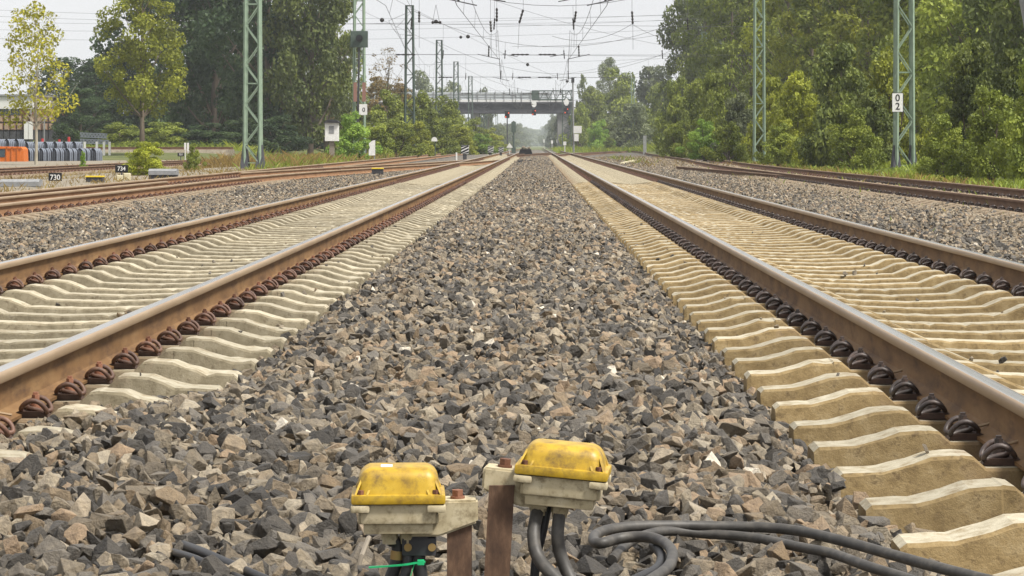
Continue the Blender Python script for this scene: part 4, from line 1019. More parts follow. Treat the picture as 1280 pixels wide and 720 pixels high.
# hoops: arched ribbed shells standing in two rows
def hoop_mesh():
    mb = MB(); n = 12
    for k in range(5):
        y = k * .1; R = .30 + (.022 if k % 2 == 0 else 0)
    vs = []; fs = []; mi = []
    ys = np.linspace(0, .42, 9)
    for j, y in enumerate(ys):
        R = .30 + (.03 if j % 2 == 0 else -.005)
        for i in range(n + 1):
            a = PI * i / n; vs.append((R * math.cos(a), y, .42 + R * math.sin(a) * .85))
        vs.append((-R, y, 0)); vs.append((R, y, 0))
    w = n + 3
    for j in range(len(ys) - 1):
        for i in range(n): fs.append((j * w + i, j * w + i + 1, (j + 1) * w + i + 1, (j + 1) * w + i)); mi.append(j % 2)
        fs.append((j * w + n, j * w + n + 1, (j + 1) * w + n + 1, (j + 1) * w + n)); fs.append((j * w, j * w + n + 2, (j + 1) * w + n + 2, (j + 1) * w)); mi += [j % 2] * 2
    b = len(vs); mb.add(vs, fs); mb.mi = mi
    mb.box((0, .4, .34), (.5, .02, .6)); return mb
M['blueedge'] = flat('pale blue grey rib', (.20, .225, .27), .5)
M['bluedark'] = flat('dark blue grey web', (.022, .026, .038), .6)
hm = mk_mesh('plastic_hoop', hoop_mesh(), [M['bluedark'], M['blueedge']], smooth=30)
def hoop(x, Y, z, rz, s, label, group):
    o = link_obj('plastic_hoop', hm, None, (PX(x, Y).x, Y, z), rz); o.scale = (s, s, s); props(o, label, 'plastic hoop', group)
for i, x in enumerate(np.concatenate([np.linspace(34, 78, 9), np.linspace(83, 116, 7)])):
    hoop(x, 134 + .1 * (i % 3), .03, -.95 if i < 9 else -.85, .92, 'blue grey ribbed plastic hoop in the front row of the yard stack', 'front row of plastic hoops')
for i, x in enumerate(np.linspace(-4, 92, 17)):
    hoop(x, 140 + .2 * (i % 2), .36 if i > 4 else .50, -.95, .95, 'blue grey ribbed plastic hoop in the raised rear row of the yard stack', 'rear row of plastic hoops')
mb = MB(); mb.box((PX(45, 140).x, 140.3, .2), (4.6, 1.2, .36)); solo('pallet_stack', mb, M['timber'], 'low timber rack under the rear row of plastic hoops', 'rack', (PX(45, 140).x, 140, 0))
for k, (x, y) in enumerate(((53, 174), (74, 175), (86, 172))):
    c = P(x, y, 146); mb = MB(); mb.cyl((c.x, 146, .0), (c.x, 146, c.z), .08, 12); mb.cyl((c.x, 146, c.z), (c.x, 146, c.z + .04), .07, 12); solo('drum', mb, M['redflower'], ['red drum behind the hoops beside the young tree', 'red drum behind the middle of the hoops', 'red drum behind the far end of the hoops'][k], 'drum', (c.x, 146, 0))
# stacked lattice girders on posts
for k, (ya, yb) in enumerate(((166, 171), (174, 178.5))):
    Yg = 150; a, b = P(100, ya, Yg), P(133 + k * 2, ya + 1.5, Yg); h = (yb - ya) / F * Yg
    r = thing('lattice_girder', ['upper grey lattice girder of the stack beside the plastic hoops', 'lower grey lattice girder of the stack beside the plastic hoops'][k], 'girder', a, 'stacked lattice girders')
    for dy in (0, .3):
        for dz in (0, -h):
            mb = MB(); mb.bar(a + Vector((0, dy, dz)), b + Vector((0, dy, dz)), .05); part('chord', mb, M['galvblue'], r)
    mb = MB()
    for i in range(8):
        p0 = a + (b - a) * (i / 8); p1 = a + (b - a) * ((i + 1) / 8)
        for dy in (0, .3): mb.bar(p0 + Vector((0, dy, 0)), p0 + (p1 - p0) * .5 + Vector((0, dy, -h)), .035); mb.bar(p1 + Vector((0, dy, 0)), p0 + (p1 - p0) * .5 + Vector((0, dy, -h)), .035)
    part('bracing', mb, M['galvblue'], r)
for k, x in enumerate((106, 121, 130, 137)):
    c = P(x, 179, 149.6); mb = MB(); mb.box((c.x, 149.6, c.z / 2 + .04), (.12, .12, c.z + .1)); solo('rack_post', mb, M['white'], ['innermost', 'second', 'third', 'outermost'][k] + ' white post under the lattice girders', 'post', (c.x, 149.6, 0), 'white posts under the girders')
# low pale building between the trees
Yp = 300; r = thing('low_building', 'low pale building with a dark roof seen between the trees by the white cabinet', 'building', (PX(405, Yp).x, Yp, 0))
mb = MB(); a, b = P(384, 146, Yp), P(432, 160, Yp); mb.box(((a.x + b.x) / 2, Yp + 4, (a.z + 0) / 2), (b.x - a.x, 8, a.z)); part('wall', mb, M['white'], r)
mb = MB(); mb.box(((a.x + b.x) / 2, Yp + 4, a.z + .35), (b.x - a.x + .6, 8.6, .7)); part('roof', mb, M['roofdark'], r)
mb = MB(); mb.box(((a.x + b.x) / 2 - .4, Yp - .03, a.z - .75), (1.6, .06, .5)); part('window', mb, M['glass'], r)
mb = MB(); mb.box((fx(398, 260), 260, .55), (7, .12, 1.5)); solo('brick_wall', mb, M['brown'], 'brown wall in front of the low pale building', 'wall', (fx(398, 260), 260, 0))

# ------------------------------------------------------------------ bridge, gantry, signals
YB_ = 423; r = thing('road_bridge', 'dark steel road bridge with pale railing crossing over the tracks', 'bridge', (0, YB_, 0))
def bz(y): return fz(y, YB_)
def bx(x): return PX(x, YB_).x
mb = MB(); mb.box(((bx(430) + bx(716)) / 2, YB_ + 5, (bz(128) + bz(141.5)) / 2), (bx(716) - bx(430), 10, bz(128) - bz(141.5))); mb.box(((bx(430) + bx(716)) / 2, YB_ - .15, bz(128.5)), (bx(716) - bx(430), .5, .25)); part('girder', mb, M['bridge'], r)
mb = MB(); mb.box(((bx(430) + bx(712)) / 2, YB_ + .3, (bz(124.5) + bz(128)) / 2), (bx(712) - bx(430), .15, bz(124.5) - bz(127.6))); part('parapet', mb, M['white'], r)
mb = MB(); mb.box(((bx(430) + bx(690)) / 2, YB_ + .34, (bz(115) + bz(124.5)) / 2), (bx(690) - bx(430), .04, bz(115.5) - bz(124.5))); part('screen', mb, M['panel'], r)
mb = MB(); mb.bar((bx(430), YB_ + .3, bz(118)), (bx(712), YB_ + .3, bz(118)), .09); mb.bar((bx(430), YB_ + .3, bz(121.5)), (bx(712), YB_ + .3, bz(121.5)), .06); part('handrail', mb, M['galv'], r)
for x in range(432, 716, 11):
    mb = MB(); mb.box((bx(x), YB_ + .25, (bz(114) + bz(127)) / 2), (.12, .14, bz(114) - bz(127))); part('railing_post', mb, M['galv'], r)
for x0, x1, nm in ((588, 599, 'pier'), (697, 712, 'pier')):
    mb = MB(); mb.box(((bx(x0) + bx(x1)) / 2, YB_ + 5, bz(141.5) / 2 - .2), (bx(x1) - bx(x0), 9, bz(141.5) + .4)); part(nm, mb, M['bridgeconc'], r)
mb = MB(); mb.box((bx(450), YB_ + 5, bz(141.5) / 2), (16, 9.4, bz(141.5))); part('abutment', mb, M['bridgeconc'], r)
# embankment right of bridge as hill
mb = MB(); mb.prism([(bx(712), -.3), (60, -.3), (60, 5.8), (bx(716), 5.8)], YB_ - 2, YB_ + 14); solo('embankment', mb, M['soil'], 'grassy road embankment right of the bridge', 'embankment', (30, YB_ + 5, 0))
# gantry
Yg = 372
def gx(x): return PX(x, Yg).x
def gzz(y): return fz(y, Yg)
r = thing('signal_gantry', 'green cantilever signal gantry reaching over the right main track before the bridge', 'gantry', (gx(709), Yg, 0))
mb = MB()
for sx in (703, 714):
    for dy in (0, .8): mb.bar((gx(sx), Yg + dy, 0), (gx(sx), Yg + dy, gzz(112)), .14)
for k in range(12):
    z0, z1 = gzz(188) + (gzz(113) - gzz(188)) * k / 12, gzz(188) + (gzz(113) - gzz(188)) * (k + 1) / 12; s = k % 2
    mb.bar((gx(703 if s else 714), Yg, z0), (gx(714 if s else 703), Yg, z1), .08)
part('tower', mb, M['mastdark'], r)
mb = MB()
for z in (113.5, 124.5): mb.bar((gx(665), Yg, gzz(z)), (gx(716), Yg, gzz(z)), .16); mb.bar((gx(665), Yg + .8, gzz(z)), (gx(716), Yg + .8, gzz(z)), .16)
for k in range(10):
    xa = 665 + 5.1 * k; mb.bar((gx(xa), Yg, gzz(113.5 if k % 2 else 124.5)), (gx(xa + 5.1), Yg, gzz(124.5 if k % 2 else 113.5)), .09)
mb.box(((gx(672) + gx(716)) / 2, Yg + .4, gzz(125)), (gx(716) - gx(672), .9, .12))
part('beam', mb, M['mastdark'], r)
mb = MB(); mb.box((gx(669), Yg - .1, gzz(119)), (gx(9.5) - gx(0), .25, gzz(113.5) - gzz(124.5))); part('panel', mb, M['mastdark'], r)
def light_signal(x, y, Y, label, postbase=None, number=True):
    c = P(x, y, Y); r = thing('light_signal', label, 'signal', c, 'light signals showing red before the bridge')
    mb = MB(); mb.rbox(c, (.62, .2, .95), .1); part('backplate', mb, M['black'], r)
    for dx, dz in ((.18, .18), (-.18, -.32)):
        mb = MB(); q = c + Vector((dx, -.11, dz)); mb.cyl(q, q + Vector((0, -.03, 0)), .08, 14); part('lamp', mb, M['red_lamp'], r)
        mb = MB(); mb.prism([(.16 * math.cos(t) + q.x, .16 * math.sin(t) + q.z) for t in np.linspace(-.2, PI + .2, 10)] + [(.13 * math.cos(t) + q.x, .13 * math.sin(t) + q.z) for t in np.linspace(PI + .2, -.2, 10)], q.y - .22, q.y + .01); part('hood', mb, M['black'], r)
    if number:
        q = c + Vector((0, -.05, 1.15)); mb = MB(); mb.prism([(q.x + .38 * math.cos(t), q.z + .5 * math.sin(t)) for t in np.arange(PI / 8, 2 * PI, PI / 4)], q.y - .03, q.y + .03); part('number_plate', mb, M['white'], r)
    if postbase:
        mb = MB(); mb.bar((c.x, Y + .15, 0), (c.x, Y + .15, c.z), .14); part('post', mb, M['dark'], r)
light_signal(667.5, 140, Yg - .6, 'red light signal hanging from the gantry end over the track'); light_signal(708, 138, Yg - .6, 'red light signal on the gantry tower')
light_signal(634, 143, 330, 'red light signal on its own post left of the bridge opening', True, False)
a = PX(642, 300); mb = MB(); mb.tube([(a.x, 300, 0), (a.x, 300, 3.6)], .11, 8); mb.box((a.x, 300, 2.9), (.5, .3, 1.2)); mb.box((a.x, 300, .2), (.5, .4, .6)); solo('signal_post', mb, M['mastdark'], 'dark thick signal post seen from behind under the bridge', 'post', (a.x, 300, 0))
for k, (x, Y, h) in enumerate(((690, 460, 1.6), (697, 480, 1.8), (702, 440, 1.5), (706, 300, 1.2), (680, 560, 2.0))):
    a = PX(x, Y); mb = MB(); mb.box((a.x, Y, h * .85), (.35, .05, h * .35)); mb.cyl((a.x, Y + .04, -.1), (a.x, Y + .04, h), .05, 6); solo('white_marker', mb, M['white'], ['white marker board just inside the bridge opening', 'white marker board beside the bridge pier', 'white marker board before the bridge pier', 'white marker board left of the gantry foot', 'farthest white marker board under the bridge'][k], 'marker', (a.x, Y, 0))

# ------------------------------------------------------------------ trees
def leaves_np(centers, radii, n, lsize, up=.35, squash=.8):
    k = rng.choice(len(centers), n, p=radii ** 2 / np.sum(radii ** 2))
    d = rng.normal(size=(n, 3)); d /= np.linalg.norm(d, axis=1)[:, None]
    rad = radii[k] * rng.uniform(.35, 1.08, n) ** .5
    p = centers[k] + d * rad[:, None] * np.array([1, 1, squash])
    nr = d * .55 + rng.normal(size=(n, 3)) * .6 + np.array([0, 0, up]); nr /= np.linalg.norm(nr, axis=1)[:, None]
    t = np.cross(nr, rng.normal(size=(n, 3))); t /= np.linalg.norm(t, axis=1)[:, None]; b = np.cross(nr, t)
    s = lsize * rng.uniform(.55, 1.35, n)[:, None]
    V = np.stack([p - t * s * .5, p + b * s * .34 + nr * s * .06, p + t * s * .62, p - b * s * .34 + nr * s * .06], 1).reshape(-1, 3)
    Fa = np.arange(4 * n).reshape(-1, 4)
    clump = rng.uniform(0, 1, len(centers))
    r = np.clip(.55 * clump[k] + .45 * rng.uniform(0, 1, n), 0, 1)
    return V, Fa, np.repeat(r, 4)
def tube_np(mb, a, b, r0, r1, bend=.05, n=6, seg=4):
    a, b = Vector(a), Vector(b); L = (b - a).length; pts = []
    off = Vector((random.uniform(-1, 1), random.uniform(-1, 1), 0)) * bend * L
    for i in range(seg + 1): t = i / seg; pts.append(a + (b - a) * t + off * math.sin(PI * t))
    mb.tube(pts, [r0 + (r1 - r0) * i / seg for i in range(seg + 1)], n); return pts
def proto_tree(kind, seed):
    """unit height tree: returns (trunk mesh, crown mesh)"""
    global rng
    random.seed(seed); sv = rng; rng = np.random.default_rng(seed)
    mb = MB(); cs = []; rs = []
    if kind == 'broad': hb, R, nc, n, ls, tr = .06, .27, 80, 15000, .0195, .016
    elif kind == 'birch': hb, R, nc, n, ls, tr = .10, .19, 76, 11000, .0165, .010
    elif kind == 'bush': hb, R, nc, n, ls, tr = .0, .50, 64, 11000, .040, .02
    elif kind == 'sparse': hb, R, nc, n, ls, tr = .30, .26, 34, 2700, .023, .010
    elif kind == 'young': hb, R, nc, n, ls, tr = .24, .30, 52, 11000, .0190, .016
    elif kind == 'bare': hb, R, nc, n, ls, tr = .2, .22, 40, 1400, .016, .010
    for i in range(nc):
        t = (i + .5) / nc; z = hb + (1 - hb) * t
        if kind == 'bush': prof_ = math.sqrt(max(0, 1 - (t * .98) ** 1.7)) * random.choice((.75, .9, 1.0, 1.2))
        elif kind == 'birch': prof_ = math.sin(PI * min(1, .12 + t * .86)) ** .8
        elif kind == 'young': prof_ = (math.sin(PI * (.16 + .82 * t)) ** .75)
        else: prof_ = math.sin(PI * (.14 + .84 * t)) ** .6
        a = i * 2.39996 + random.uniform(-.5, .5); rr = R * prof_ * random.uniform(.35, .98) * (1.18 if random.random() < .15 else 1)
        cs.append((rr * math.cos(a), rr * math.sin(a), min(.97, z + random.uniform(-.03, .03)) * (random.uniform(.8, 1.12) if kind == 'bush' else 1))); rs.append(R * random.uniform(.15, .36) * (.55 + .45 * min(1, prof_)) * {'sparse': 1.25, 'bare': .8, 'birch': 1.0}.get(kind, 1))
    cs = np.array(cs); rs = np.array(rs)
    if kind == 'bush':
        for k in range(7): tube_np(mb, (random.uniform(-.06, .06), random.uniform(-.06, .06), -.03), cs[random.randrange(nc)] * .9, tr, tr * .3, .05, 5)
    else:
        top = Vector((random.uniform(-.02, .02), random.uniform(-.02, .02), .9)); tp = [Vector((0, 0, -.03)), Vector((.004, 0, .15)), Vector((random.uniform(-.012, .012), random.uniform(-.012, .012), .45)), top]
        mb.tube(tp, [tr * 1.25, tr, tr * .7, tr * .15], 8)
        for i in range(0, nc, 1 if kind in ('sparse', 'bare') else 2):
            c = Vector(cs[i]); z0 = max(hb * .8, c.z - (abs(c.x) + abs(c.y)) * .9 - .03); z0 = min(z0, .86)
            tube_np(mb, (0, 0, z0), c, tr * .42 * (1 - z0 * .6), tr * .07, .06, 5)
            if kind in ('sparse', 'bare', 'birch'):
                for q in range(3): e = c + Vector((random.gauss(0, 1), random.gauss(0, 1), random.gauss(.3, 1))) * rs[i]; tube_np(mb, c, e, tr * .09, tr * .03, .05, 4, 2)
    V, Fa, r = leaves_np(cs, rs, n, ls)
    if kind == 'bush': V[:, 2] = np.maximum(V[:, 2], .0)
    tm = mk_mesh('trunk', mb, M['bark'], smooth=50); cm = np_mesh('crown', V, Fa, 4, M['lf_mid'], {'rnd': r})
    rng = sv; return tm, cm
PT = {k: [proto_tree(k, 100 + 7 * i + len(k)) for i in range(n)] for k, n in (('broad', 4), ('birch', 3), ('bush', 4), ('sparse', 2), ('young', 2), ('bare', 1))}
RK = {'broad': .30, 'birch': .21, 'bush': .58, 'sparse': .29, 'young': .34, 'bare': .25}
cnt = {}
def tree(kind, loc, H, R, leaf, label, group=None, bark='bark', name=None, cat=None):
    i = cnt.get(kind, 0); cnt[kind] = i + 1
    tm, cm = PT[kind][i % len(PT[kind])]
    nm = name or ('bush' if kind == 'bush' else 'tree')
    r = thing(nm, label, cat or ('bush' if kind == 'bush' else 'tree'), loc, group)
    r.rotation_euler = (0, 0, random.uniform(0, 6.28)); s = R / RK[kind]; r.scale = (s, s, H)
    for n2, me, m in (('trunk' if kind != 'bush' else 'stem', tm, M[bark]), ('crown' if kind != 'bush' else 'foliage', cm, M[leaf])):
        o = link_obj(n2, me, r); o.material_slots[0].link = 'OBJECT'; o.material_slots[0].material = m
    return r
random.seed(21)
def T(kind, x, Y, H, R, leaf, label, z=.1, group=None, **kw): return tree(kind, PX(x, Y, z), H, R, leaf, label, group, **kw)
# left yard trees
T('sparse', 45, 110, 6.7, 1.75, 'lf_young', 'thin young tree with sparse yellow leaves before the works hall', .0, bark='palebark')
T('young', 178, 150, 9.6, 3.0, 'lf_yell', 'full yellow green tree standing alone before the dark trees', .55)
gl = 'dark trees behind the left yard'
T('broad', 215, 230, 19, 6.0, 'lf_deep', 'dark tree rising right behind the lone yellow green tree', .4, gl)
T('broad', 268, 205, 20, 5.2, 'lf_deep', 'dark tree whose crown fills the gap left of the siding mast', .4, gl)
T('broad', 335, 195, 18.5, 5.0, 'lf_deep', 'tall dark tree right behind the siding mast', .4, gl)
T('broad', 388, 190, 17.5, 3.7, 'lf_dark', 'tall green tree at the right end of the dark group', .4, gl)
T('broad', 300, 235, 21, 6, 'lf_deep', 'back row dark tree hidden between the siding mast trees', .4, gl)
T('broad', 408, 225, 17, 3.2, 'lf_dark', 'narrower green tree leaning out toward the signal head mast', .4, gl)
for k, (x, Y, H, R) in enumerate(((80, 240, 8.5, 4.0), (120, 225, 8.0, 3.6), (150, 230, 9.2, 4.0), (100, 205, 5.0, 2.6))):
    T('broad', x, Y, H, R, 'lf_deep', ['low dark tree right of the works hall roof', 'low dark tree left of the lone yellow green tree', 'low dark tree half behind the lone yellow green tree', 'smallest dark tree above the lattice girders'][k], .3, gl)
gb = 'low dark shrubs before the left trees'
for k, (x, Y, H, R) in enumerate(((150, 178, 1.9, 2.2), (205, 176, 2.0, 2.6), (255, 176, 1.7, 2.6), (300, 178, 2.2, 2.4), (345, 182, 2.4, 2.4))):
    T('bush', x, Y, H, R, ['lf_mid', 'lf_mid', 'lf_deep', 'lf_deep', 'lf_deep'][k], ['dark shrub left of the lone tree trunk', 'green shrub right of the lone tree trunk', 'dark shrub above the two white markers', 'dark shrub behind the siding mast foot', 'dark shrub right of the siding mast foot'][k], .4, gb)
T('bush', 184, 76, 1.0, .72, 'lf_yell', 'yellow leaved shrub behind sign 734', -.05)
T('bush', 242, 92, .85, .35, 'lf_olive', 'small thin shrub right of the grey metal cover', -.05)
T('bush', 104, 88, .62, .16, 'lf_bright', 'single bright weed sprouting on the far track', .0, name='weed', cat='weed')
T('bush', 176, 104, .9, .5, 'lf_olive', 'olive shrub on the near side of the lone tree', .0)
for k, (x, Y, H, R) in enumerate(((190, 262, 7, 5), (250, 255, 8, 5), (310, 262, 8, 5), (360, 255, 8, 4.5), (130, 265, 7, 5))):
    T('bush', x, Y, H, R, 'lf_deep', 'dark understorey bush closing the gaps between the left tree trunks', .3, 'dark understorey behind the left trees')
# middle left
T('birch', 408, 232, 12.5, 2.2, 'lf_aut', 'thin birch with brown leaves left of the signal head mast', .1, bark='palebark')
T('birch', 432, 238, 11, 2.0, 'lf_olive', 'airy birch seen through the signal head mast', .1, bark='palebark')
T('bare', 484, 240, 9.8, 2.6, 'lf_aut', 'nearly bare tree with a few brown leaves right of the signal head mast', .1)
T('birch', 470, 255, 7.5, 2.2, 'lf_aut', 'orange leaved small tree right of the signal head mast', .1)
T('birch', 500, 270, 7.2, 2.4, 'lf_aut', 'reddish autumn tree beside the tall dark mast', .1)
gm = 'shrub belt along the left side of the tracks'
belt = [(440, 142, 2.4, 1.3, 'lf_bright'), (470, 165, 2.2, 1.6, 'lf_mid'), (494, 172, 2.5, 1.7, 'lf_mid'), (452, 200, 3.4, 2.4, 'lf_olive'), (485, 205, 4.6, 2.6, 'lf_olive'), (520, 190, 2.5, 1.7, 'lf_yell'), (526, 225, 5.2, 2.6, 'lf_olive'), (548, 215, 3.0, 2.0, 'lf_mid'), (560, 240, 4.8, 2.5, 'lf_olive'), (575, 235, 2.6, 2.0, 'lf_yell'), (590, 290, 3.7, 2.3, 'lf_olive'), (600, 255, 2.0, 1.8, 'lf_bright'), (612, 330, 2.7, 2.2, 'lf_yell'), (556, 300, 5.8, 3, 'lf_olive'), (512, 290, 6.2, 3.2, 'lf_olive'), (618, 300, 1.4, 1.3, 'lf_mid')]
bl = ['bright green bush beside the white cabinet', 'green bush right of the notched marker board', 'green bush below the tall dark mast', 'olive bush behind the white cabinet bush', 'tall olive bush left of the tall dark mast', 'yellowish bush at the foot of the tall dark mast', 'tall olive bush right of the tall dark mast', 'green bush at the white disc', 'tall olive bush behind the second dark mast', 'yellow green bush behind the largest striped board', 'olive bush at the third dark mast', 'bright low bush behind the middle striped board', 'yellow bush by the red signal left of the bridge', 'tall back bush between the second and third dark masts', 'tallest back bush behind the tall dark mast', 'low green bush at the dark signal post']
for (x, Y, H, R, lf), l in zip(belt, bl): T('bush', x, Y, H, R, lf, l, -.05, gm)
# wood on the right
gw = 'trees of the wood on the right'
wood = [
 ('broad', 884, 268, 21, 4.0, 'lf_dark', 'dark tree at the left end of the wood against the sky'),
 ('broad', 868, 300, 22, 4.2, 'lf_dark', 'farthest dark tree of the wood, edging the sky'),
 ('broad', 915, 235, 19, 4.4, 'lf_mid', 'green tree behind the thin half hidden mast'),
 ('birch', 938, 205, 17, 3.0, 'lf_olive', 'slim olive tree left of the boardless mast'),
 ('birch', 985, 188, 16, 3.2, 'lf_yell', 'yellow birch right of the boardless mast'),
 ('birch', 1015, 172, 15.5, 3.0, 'lf_yell', 'second yellow birch right of the boardless mast'),
 ('birch', 1050, 165, 15.5, 3.2, 'lf_olive', 'olive birch midway between both pale masts'),
 ('birch', 1086, 150, 14, 3.0, 'lf_yell', 'yellow birch just left of the number board mast'),
 ('broad', 1150, 140, 14.5, 3.6, 'lf_mid', 'green tree behind the number board mast'),
 ('broad', 1212, 118, 13, 3.2, 'lf_mid', 'broad green tree right of the number board mast'),
 ('broad', 1268, 108, 13.5, 3.2, 'lf_dark', 'dark tree at the right frame edge'),
 ('broad', 1335, 100, 13, 3.2, 'lf_dark', 'dark tree past the right frame edge'),
 ('birch', 1168, 122, 8.0, 1.8, 'lf_yell', 'small yellow tree leaning out right of the number board mast'),
]
for k, x, Y, H, R, lf, l in wood: T(k, x, Y, H, R, lf, l, .2, gw, bark='bark')
gk = 'back row of the wood on the right'
for x, Y in ((925, 290), (970, 262), (1010, 240), (1060, 225), (1105, 205), (1150, 190), (1200, 175), (1250, 160), (1310, 150), (1370, 140), (1030, 300), (1130, 260), (1230, 220), (1330, 190)):
    T('broad', x, Y, 19 + random.uniform(-1, 2), 5.2, 'lf_dark' if random.random() < .6 else 'lf_mid', 'tall green tree in the closed back row of the wood', .2, gk)
gs = 'shrubs along the edge of the wood'
sh = [(846, 292, 7.5, 2.6, 'lf_mid'), (872, 255, 7.0, 2.6, 'lf_olive'), (850, 225, 3.0, 1.8, 'lf_mid'), (895, 212, 6.8, 2.3, 'lf_olive'), (880, 195, 2.6, 1.6, 'lf_bright'), (922, 192, 4.6, 2.0, 'lf_grey'), (912, 172, 2.4, 1.5, 'lf_mid'), (966, 178, 5.6, 2.0, 'lf_yell'), (975, 148, 2.0, 1.3, 'lf_mid'), (1000, 152, 5.0, 2.0, 'lf_yell'), (1022, 140, 3.2, 1.5, 'lf_yell'), (1050, 135, 6.2, 2.2, 'lf_dark'), (1068, 124, 2.6, 1.4, 'lf_mid'), (1092, 130, 3.6, 1.6, 'lf_dark'), (1112, 132, 5.5, 1.9, 'lf_yell'), (1182, 106, 3.0, 1.2, 'lf_olive'), (1180, 94, 1.9, 1.0, 'lf_mid'), (1215, 96, 4.6, 1.7, 'lf_dark'), (1240, 88, 2.8, 1.3, 'lf_mid'), (1268, 92, 4.4, 1.6, 'lf_dark'), (1300, 84, 3.5, 1.5, 'lf_mid'), (1350, 84, 4, 1.8, 'lf_dark'), (1206, 124, 5.6, 1.7, 'lf_olive')]
sl = ['green shrub at the far tip of the wood', 'tall olive shrub near the far tip of the wood', 'low green shrub where the wood siding ends', 'tall olive shrub left of the boardless mast', 'bright low shrub left of the boardless mast foot', 'greyish shrub touching the boardless mast', 'low green shrub at the boardless mast foot', 'olive shrub right of the boardless mast', 'low green shrub right of the boardless mast foot', 'green shrub under the yellow birches', 'low yellowish shrub under the yellow birches', 'tall dark shrub midway between both pale masts', 'low green shrub before the tall dark one', 'dark shrub left of the number board mast foot', 'tall yellow shrub behind the number board mast', 'olive shrub right of the number board mast foot', 'low green shrub overhanging the grass right of the number board mast', 'tall dark shrub above the brown block', 'low green shrub above the brown block', 'tall dark shrub near the right frame edge', 'green shrub on the right frame edge', 'dark shrub past the right frame edge', 'tall olive shrub between the number board mast and the brown block']
for (x, Y, H, R, lf), l in zip(sh, sl): T('bush', x, Y * .70, H * .72, R * .72, lf, l, .08, gs)
# right of the bridge
gr = 'bushes and trees right of the bridge'
rb = [('young', 762, 470, 16.5, 4.4, 'lf_grey', 'grey green poplar top rising behind the round bushes', 'tree'), ('bush', 815, 430, 14, 6.5, 'lf_grey', 'large round tree behind the thin pale mast', 'tree'), ('bush', 775, 410, 11.5, 5.5, 'lf_olive', 'big round olive tree right of the white pole', 'tree'), ('bush', 738, 400, 9.5, 4.0, 'lf_olive', 'olive round bush directly right of the white pole', 'bush'), ('bush', 748, 330, 3.9, 2.0, 'lf_bright', 'bright green bush before the round bushes', 'bush'), ('bush', 790, 345, 6.5, 4.2, 'lf_grey', 'grey green bush behind the meadow', 'bush'), ('bush', 826, 360, 8.5, 4.5, 'lf_olive', 'olive bush between meadow and wood', 'bush'), ('bush', 762, 320, 1.8, 1.3, 'lf_dark', 'small dark bush right of the bright one', 'bush'), ('birch', 728, 440, 13, 1.3, 'lf_dark', 'narrow dark conifer beside the gantry', 'tree'), ('bush', 726, 375, 6.5, 2.4, 'lf_mid', 'green bush at the gantry foot', 'bush'), ('bush', 850, 400, 11, 5, 'lf_mid', 'green tree behind the far tip of the wood', 'tree')]
for k, x, Y, H, R, lf, l, c_ in rb: T(k, x, Y, H, R, lf, l, -.1, gr, name=c_, cat=c_)
# far beyond the bridge
gf = 'hazy trees beyond the bridge'
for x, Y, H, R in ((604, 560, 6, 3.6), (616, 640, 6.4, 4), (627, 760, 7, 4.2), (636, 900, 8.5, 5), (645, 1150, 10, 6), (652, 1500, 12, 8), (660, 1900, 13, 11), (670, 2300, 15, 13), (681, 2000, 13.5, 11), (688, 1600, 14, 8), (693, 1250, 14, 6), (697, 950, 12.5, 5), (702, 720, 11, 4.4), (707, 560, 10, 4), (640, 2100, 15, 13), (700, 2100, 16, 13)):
    T('bush', x, Y, H, R, 'lf_olive' if Y < 560 else 'lf_grey', 'hazy blue green tree in the distance beyond the bridge', -.3, gf, name='tree', cat='tree')  # grey leaf colour paints in part of the distance haze
# skyline trees left of bridge beyond
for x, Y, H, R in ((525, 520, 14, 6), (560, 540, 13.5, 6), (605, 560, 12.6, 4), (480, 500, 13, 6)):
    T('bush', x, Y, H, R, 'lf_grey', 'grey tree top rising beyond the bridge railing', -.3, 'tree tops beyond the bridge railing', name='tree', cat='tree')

# ------------------------------------------------------------------ grass and weeds (uncountable)
def blades(name, zones, m, h0, w0, ground, lean=.5):
    Vs = []; Rs = []
    for (x0, x1, y0, y1, dens, hs) in zones:
        n = int((x1 - x0) * (y1 - y0) * dens)
        X = rng.uniform(x0, x1, n); Y = rng.uniform(y0, y1, n)
        k = vnoise(X, Y, .7, 21) + .4 * rng.uniform(-1, 1, n) > .35; X, Y = X[k], Y[k]; n = len(X)
        h = h0 * hs * rng.uniform(.4, 1.3, n) * (.5 + vnoise(X, Y, .5, 22)); a = rng.uniform(0, 2 * PI, n); w = w0 * rng.uniform(.6, 1.4, n)
        Z = ground(X, Y) - .02; lx = rng.normal(0, lean, n) * h; ly = rng.normal(0, lean, n) * h
        dx, dy = np.cos(a) * w, np.sin(a) * w
        V = np.stack([np.stack([X - dx, Y - dy, Z], 1), np.stack([X + dx, Y + dy, Z], 1), np.stack([X + dx * .6 + lx * .5, Y + dy * .6 + ly * .5, Z + h * .65], 1), np.stack([X + lx, Y + ly, Z + h], 1)], 1)
        Vs.append(V.reshape(-1, 3)); Rs.append(np.repeat(np.clip(vnoise(X, Y, .35, 23) * .6 + rng.uniform(0, .4, n), 0, 1), 4))
    V = np.concatenate(Vs); return np_obj(name, np_mesh(name, V, np.arange(len(V)).reshape(-1, 4), 4, m, {'rnd': np.concatenate(Rs)}), kind='stuff')
gfun = lambda X, Y: np.maximum(gz(X, Y), np.where((X > -17.6) & (X < 10.6), zb(X, Y) - .03, -9))
blades('grass', [(9.3, 17, 44, 100, 50, .40), (10, 19, 100, 200, 24, .6), (12, 20, 200, 330, 10, 1.6), (2.5, 45, 300, 415, 9, 1.3)], M['grass'], .42, .022, gfun)
